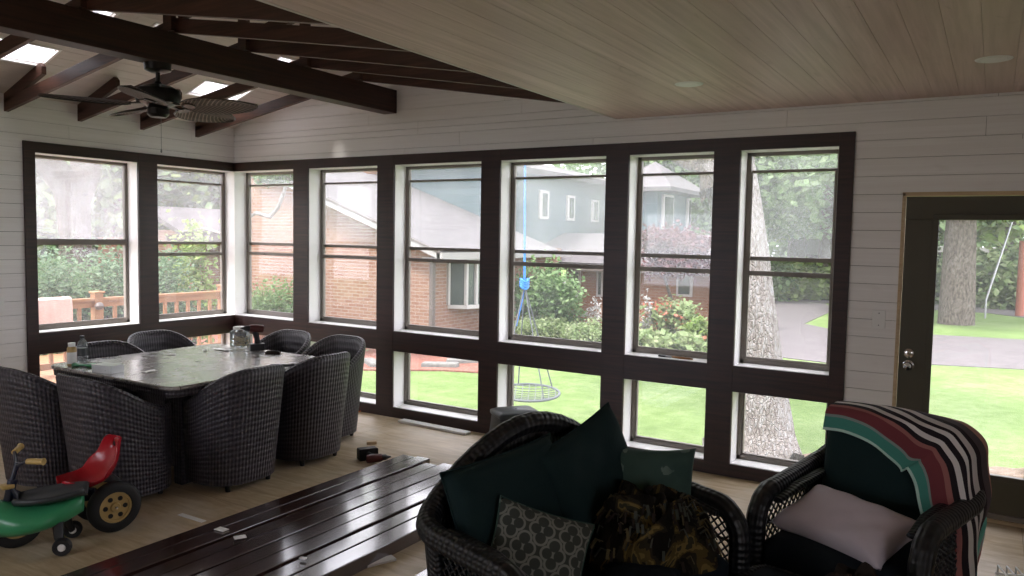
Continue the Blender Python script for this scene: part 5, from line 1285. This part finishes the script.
trunk([(0, 0, 0), (-.1, 0, .9), (-.35, 0, 1.6)], [.06, .05, .03], M['bark_d'], parent=mp, seg=8); leaves(3600, blob((-.05, 0, 2.15), (1.15, .7, .5), 40, .2), .07, 'foliage', M['maple'], mp, seed=70)
q = at(697, 347, y=10.3); pt = empty('clay_pot', (q.x, 10.2, G), 0, 'square clay planter pot standing by the hostas', 'pot')
m_ = MB(); m_.grid([rbox(.13, .13, .01, .0), rbox(.2, .2, .01, .38), rbox(.22, .22, .01, .38), rbox(.22, .22, .01, .45), rbox(.18, .18, .01, .45), rbox(.16, .16, .01, .38), rbox(.01, .01, .001, .38)], closed_u=True); M['clay'] = plain('clay', '#a4694f', .8); m_.build('pot', M['clay'], pt, smooth=True, angle=30)
leaves(500, blob((0, 0, .6), (.2, .2, .2), 16, .3), .08, 'plant', M['leaf2'], pt, seed=72)
# undergrowth beyond the driveway
for i, (px, Y, r, hh, mt, lab) in enumerate([(780, 28.5, 2.0, 1.3, 'leaf2', 'bright undergrowth left of the trunk beyond the driveway'), (812, 29.5, 1.6, 1.2, 'leaf2', 'yellow green undergrowth around the broad trunk'), (850, 30, 2.2, 1.5, 'leaf', 'undergrowth right of the broad trunk'),
      (925, 31, 2.2, 1.9, 'hosta', 'pale shrub left of the straight trunk'), (985, 30, 2.2, 1.9, 'hosta', 'pale flowering shrub right of the straight trunk'), (1015, 31.5, 2.0, 2.0, 'leaf2', 'green shrub behind the leaning wire'), (1050, 30, 2.4, 2.0, 'leaf', 'green shrub at the right edge of the door glass'), (750, 27, 1.6, 1.6, 'leaf', 'shrub behind the near pale trunk')]):
    q = at(px, 290, y=Y); bush('far_shrub', (q.x, Y, hh * .55), (r, 1.2, hh * .6), mt, 3600, .17, lab, 'shrub', 'shrubs along the road', 80 + i, 36, .25)
for i in range(9):
    x = -34 + i * 9.5; e = empty('far_tree', (x, 52 + (i % 2) * 3, G), 0, ['distant tree of the far wood, at its left end', 'distant tree of the far wood, second from the left', 'distant tree behind the upper siding', 'distant tree behind the low wing', 'distant tree behind the red maple', 'distant tree behind the pale trunk', 'distant tree behind the far pale house', 'distant tree behind the straight trunk', 'distant tree at the right end of the far wood'][i], 'tree', 'far wood')
    trunk([(0, 0, 0), (0, 0, 5), (0, 0, 10)], [.5, .4, .2], M['bark_d'], parent=e, seg=8); leaves(4200, clipz(blob((0, 0, 4.6), (5.6, 3, 4.2), 40, .22, .2), .0), .42, 'foliage', M['leaf'], e, seed=100 + i)
for i in range(5):
    y = -18 + i * 8; e = empty('far_tree', (-32, y, G), 0, ['distant tree left of the first window view', 'distant tree straight behind the spruce hedge', 'distant tree behind the low roof', 'distant tree behind the brick chimney', 'distant tree behind the gable'][i], 'tree', 'far wood to the left')
    trunk([(0, 0, 0), (0, 0, 5), (0, 0, 10)], [.5, .4, .2], M['bark_d'], parent=e, seg=8); leaves(4200, clipz(blob((0, 0, 4.6), (3, 4.6, 4.6), 40, .22, .2), .0), .4, 'foliage', M['leaf'], e, seed=120 + i)
# grass near the house
def tuft(g, n):
    x = g.uniform(-.5, 9, n); y = g.uniform(1.2, 9.5, n); return np.stack([x, y, np.full(n, G + .02)], 1)
# ---- low house behind the spruces (second left window)
lh = empty('low_house', (0, 0, 0), 0, 'low brick house with a grey roof behind the deck railing', 'house')
la = at(158, 240, x=-12); lb_ = at(199, 240, x=-12); lc = at(224, 240, x=-12)
part('wall', 'brick', lambda m: m.box((-14.5, lb_.y, g0), (-12, lc.y + .8, 1.75)), lh)
part('back_wall', 'brickd', lambda m: m.box((-15.5, la.y + .4, g0), (-15.2, lb_.y, 1.5)), lh)
def lowroof(m): slab(m, (-11.5, 0, 1.62), (0, 1, 0), (-.93, 0, .36), (.36, 0, .93), la.y + .3, lc.y + 1.0, 0, 1.9, .12)
part('roof', 'shingle', lowroof, lh); part('eave_board', 'gutter', lambda m: m.box((-11.54, la.y - .1, 1.46), (-11.46, lc.y + 1.0, 1.62)), lh)
part('post', 'brick', lambda m: m.box((-12, la.y + .3, g0), (-11.8, la.y + .5, 1.5)), lh)
# ---- bare branch in front of the corner window
br = MB(); Pb = [at(a_, b_, y=4.2) for a_, b_ in ((240, 222), (256, 213), (270, 217), (278, 208), (286, 186), (292, 170))]; br.tube(Pb, [.03, .035, .035, .035, .03, .025], 8); 
Pc = [at(a_, b_, y=4.2) for a_, b_ in ((240, 222), (225, 235), (205, 228), (180, 232))]; br.tube(Pc, [.03, .025, .02, .012], 8)
Pd = [at(292, 170, y=4.2), at(300, 130, y=4.2), at(320, 60, y=4.3)]; br.tube(Pd, [.025, .03, .04], 8)
tag(br.build('bare_branch', M['bark_w'], smooth=True), 'pale bare crooked branch hanging outside the corner windows', 'branch')
lf = leaves(2600, blob(at(274, 163, y=4.3), (.75, .4, .30), 30, .25), .07, 'branch_leaves', M['leaf'], seed=131); tag(lf, 'green leaves on the bare branch above the corner window', 'leaves', kind='stuff')
# ---- deck with railing
mb = MB(); 
for k in range(28): mb.box((-.25 - .145 * (k + 1) + .006, -6.5, -.09), (-.25 - .145 * k, 2.05, -.06))
dk = mb.build('deck_floor', M['deck']); dk['kind'] = 'structure'
m2 = MB()
for x in (-.6, -1.9, -3.4, -4.2): m2.box((x - .05, -6.5, G), (x + .05, 2.0, -.09))
m2.build('deck_joists', M['deck'], dk)
X0 = -2.7
rl = empty('deck_railing', (X0, 0, -.06), 0, 'orange cedar deck railing with square balusters outside the left windows', 'railing')
yp = at(97, 300, x=X0).y; zt = at(110, 297, x=X0).z + .06
ypl = at(35, 300, x=X0).y - 2.2; Xr = at(222, 300, y=1.95).x
def rail(y0, y1, x=0):
    m_ = MB(); m_.box((x - .045, y0, zt - .04), (x + .045, y1, zt)); m_.box((x - .02, y0, zt - .12), (x + .02, y1, zt - .04)); m_.box((x - .02, y0, .07), (x + .02, y1, .15)); m_.build('rail', M['deck'], rl, bevel=.004)
    n = int((y1 - y0) / .17)
    for k in range(1, n): y = y0 + (y1 - y0) * k / n; m_ = MB(); m_.box((x - .018, y - .02, .1), (x + .018, y + .02, zt - .05)); m_.build('baluster', M['deck'], rl)
def post(x, y):
    m_ = MB(); m_.box((x - .055, y - .055, -.1), (x + .055, y + .055, zt + .06)); m_.box((x - .07, y - .07, zt + .06), (x + .07, y + .07, zt + .085)); m_.build('post', M['deck'], rl, bevel=.005)
post(0, yp); post(0, ypl); post(0, 1.95); rail(yp + .055, 1.9); rail(ypl + .055, yp - .055)
m_ = MB(); m_.lathe([(0, -.05), (.04, -.04), (.055, 0), (.04, .035), (.015, .05), (0, .05)], c=(.1, yp - .03, zt - .1), seg=18); m_.build('post_lantern', M['gutter'], rl, smooth=True)
# rug over the rail
ya = at(28, 300, x=X0).y; yb3 = at(69, 300, x=X0).y; m_ = MB(); rows = []
for dx, z in ((.075, -.52), (.072, -.3), (.07, -.1), (.06, .0), (.03, .02), (-.03, .02), (-.06, .0), (-.07, -.2), (-.072, -.45)): rows.append([Vector((X0 + dx + .008 * math.sin(k * 1.7), ya + (yb3 - ya) * k / 16, zt - .05 + z + (.01 * math.sin(k) if z < -.4 else 0))) for k in range(17)])
m_.grid(rows); tag(m_.build('rug', M['rug'], smooth=True, solid=.012), 'faded pink rug hanging over the deck railing', 'rug')
# ---- saucer swing
sc0 = P3(528.5, 392.3, 10.2); sw = empty('saucer_swing', tuple(sc0), 0, 'round grey net saucer swing hanging over the lawn', 'swing')
RS = .405; tilt = Matrix.Rotation(math.radians(4.5), 4, Vector((cr.x, cr.y, 0)))
m_ = MB(); m_.tube([tilt @ Vector((RS * math.cos(a), RS * math.sin(a), 0)) for a in [k * PI / 24 for k in range(48)]], .017, 8, closed=True); m_.build('hoop', M['rope_grey'], sw, smooth=True)
m_ = MB()
for k in range(-4, 5):
    o_ = k * RS / 4.6; l = math.sqrt(RS * RS - o_ * o_)
    for A in (.5, .5 + PI / 2):
        c_, s_ = math.cos(A), math.sin(A); f = lambda u, v: tilt @ Vector((u * c_ - v * s_, u * s_ + v * c_, -.05 * (1 - (u * u + v * v) / RS / RS))); m_.tube([f(-l + 2 * l * q / 8, o_) for q in range(9)], .006, 5)
m_.build('net', M['rope_grey'], sw, smooth=True)
knot = P3(524.5, 285, 10.2) - sc0
m_ = MB()
for A in (math.atan2(cr.y, cr.x) + q for q in (.65, 1.9, 3.6, 5.2)):
    p_ = tilt @ Vector((RS * math.cos(A), RS * math.sin(A), 0)); m_.tube([p_, knot], .009, 6)
m_.build('hanger_rope', M['rope_grey'], sw, smooth=True)
rp = empty('blue_rope', tuple(P3(524.5, 285, 10.2)), 0, 'bright blue rope with a knot carrying the swing', 'rope')
m_ = MB(); tpv = P3(526, -20, 10.2) - P3(524.5, 285, 10.2); m_.tube([(0, 0, 0), tpv * .3, tpv], .014, 8)
for k in range(4): m_.tube([(.05 * math.cos(a), .05 * math.sin(a), -.03 + .03 * k + .02 * math.sin(2 * a)) for a in [q * PI / 6 for q in range(12)]], .016, 6, closed=True)
lo_ = P3(521, 305, 10.2) - P3(524.5, 285, 10.2); l2 = P3(516, 326, 10.2) - P3(524.5, 285, 10.2); m_.tube([(0, 0, -.02), lo_, l2], .013, 7); m_.build('cord', M['rope_blue'], rp, smooth=True)
lb = MB(); q0 = P3(526, -20, 10.2); lb.tube([q0 + cr * -3 + Vector((0, 0, .1)), q0 + cr * -1, q0, P3(600, 10, 10.4), P3(690, -60, 9.4), P3(724, 120, 8.8)], [.05, .06, .07, .08, .1, .12], 10)
lb.build('swing_branch', M['bark_t'], None, smooth=True); o = D.objects['swing_branch']; o.parent = tr; o.location = -L0
# utility pole and wire behind the door glass
pl = MB(); a = P3(1019, 320, 27); pl.tube([(a.x, a.y, G), (a.x, a.y, G + 2.6)], .13, 12); M['rust'] = plain('rusty post', '#8a5140', .8); tag(pl.build('fence_post', M['rust'], smooth=True), 'rust brown post at the right edge of the door glass', 'post')
wr = MB(); a = P3(986, 300, 26); b = P3(1012, 222, 26); c_ = P3(1020, 190, 26); wr.tube([(a.x, a.y, G), a, b, c_], .035, 6); tag(wr.build('guy_wire', M['metalgrey'], smooth=True), 'pale slanting guy wire in front of the shrubs', 'wire')
# small items on the window sill
p = at(688, 357.5, y=.05); br_ = empty('paint_brush', (at(672, 354, y=.05).x, .05, ZS + .012), -.06, 'paint brush with wooden handle resting on the window sill', 'brush')
m_ = MB(); m_.tube([(.0, 0, 0), (.06, 0, 0), (.14, 0, 0), (.17, 0, 0)], [.006, .009, .008, .005], 8); M['brushw'] = plain('brown wooden handle', '#8a5f34', .5); m_.build('handle', M['brushw'], br_, smooth=True)
m_ = MB(); m_.box((-.05, -.012, -.006), (0, .012, .006)); m_.build('ferrule', M['metalgrey'], br_, bevel=.002); m_ = MB(); m_.box((-.11, -.014, -.007), (-.05, .014, .007)); m_.build('bristles', M['dgreyp'], br_, bevel=.004)

# ================================================================== light
w = D.worlds.new('world'); SC.world = w; w.use_nodes = True; nt = w.node_tree; nt.nodes.clear()
o = nt.nodes.new('ShaderNodeOutputWorld'); bg = nt.nodes.new('ShaderNodeBackground'); nt.links.new(bg.outputs[0], o.inputs[0])
tc = nt.nodes.new('ShaderNodeTexCoord'); no = nt.nodes.new('ShaderNodeTexNoise'); no.inputs['Scale'].default_value = 2.2; nt.links.new(tc.outputs['Generated'], no.inputs['Vector'])
rp_ = nt.nodes.new('ShaderNodeValToRGB'); rp_.color_ramp.elements[0].position = .35; rp_.color_ramp.elements[0].color = (.84, .86, 1.0, 1); rp_.color_ramp.elements[1].position = .65; rp_.color_ramp.elements[1].color = (1, .96, 1, 1); nt.links.new(no.outputs[0], rp_.inputs[0])
nt.links.new(rp_.outputs[0], bg.inputs[0]); bg.inputs[1].default_value = 2.0
s = D.lights.new('sun', 'SUN'); s.energy = 2.4; s.angle = math.radians(6); s.color = (1, .95, .88); so = D.objects.new('sun', s); COL.objects.link(so)
so.rotation_euler = Vector((.22, .50, -.84)).to_track_quat('-Z', 'Y').to_euler()
def portal(loc_, rot, sx, sy):
    l = D.lights.new('window_portal', 'AREA'); l.shape = 'RECTANGLE'; l.size = sx; l.size_y = sy; l.cycles.is_portal = True; ob = D.objects.new('window_portal', l); COL.objects.link(ob); ob.location = loc_; ob.rotation_euler = rot
portal((3.1, .25, 1.25), (-PI / 2, 0, 0), 6.4, 2.4); portal((-.25, -1.05, 1.25), (PI / 2, 0, -PI / 2), 2.2, 2.4); portal((7.05, .2, 1.1), (-PI / 2, 0, 0), .95, 2.0)
portal((XR + .2, -5.9, 1.5), (PI / 2, 0, PI / 2), 1.4, 1.2); portal((2.3, YF - .2, 1.55), (PI / 2, 0, 0), 2.2, 1.3)
vs_ = SC.view_settings; SC.display_settings.display_device = 'sRGB'; vs_.view_transform = 'Standard'; vs_.look = 'None'; vs_.gamma = 1; vs_.use_curve_mapping = False; vs_.exposure = 1.75
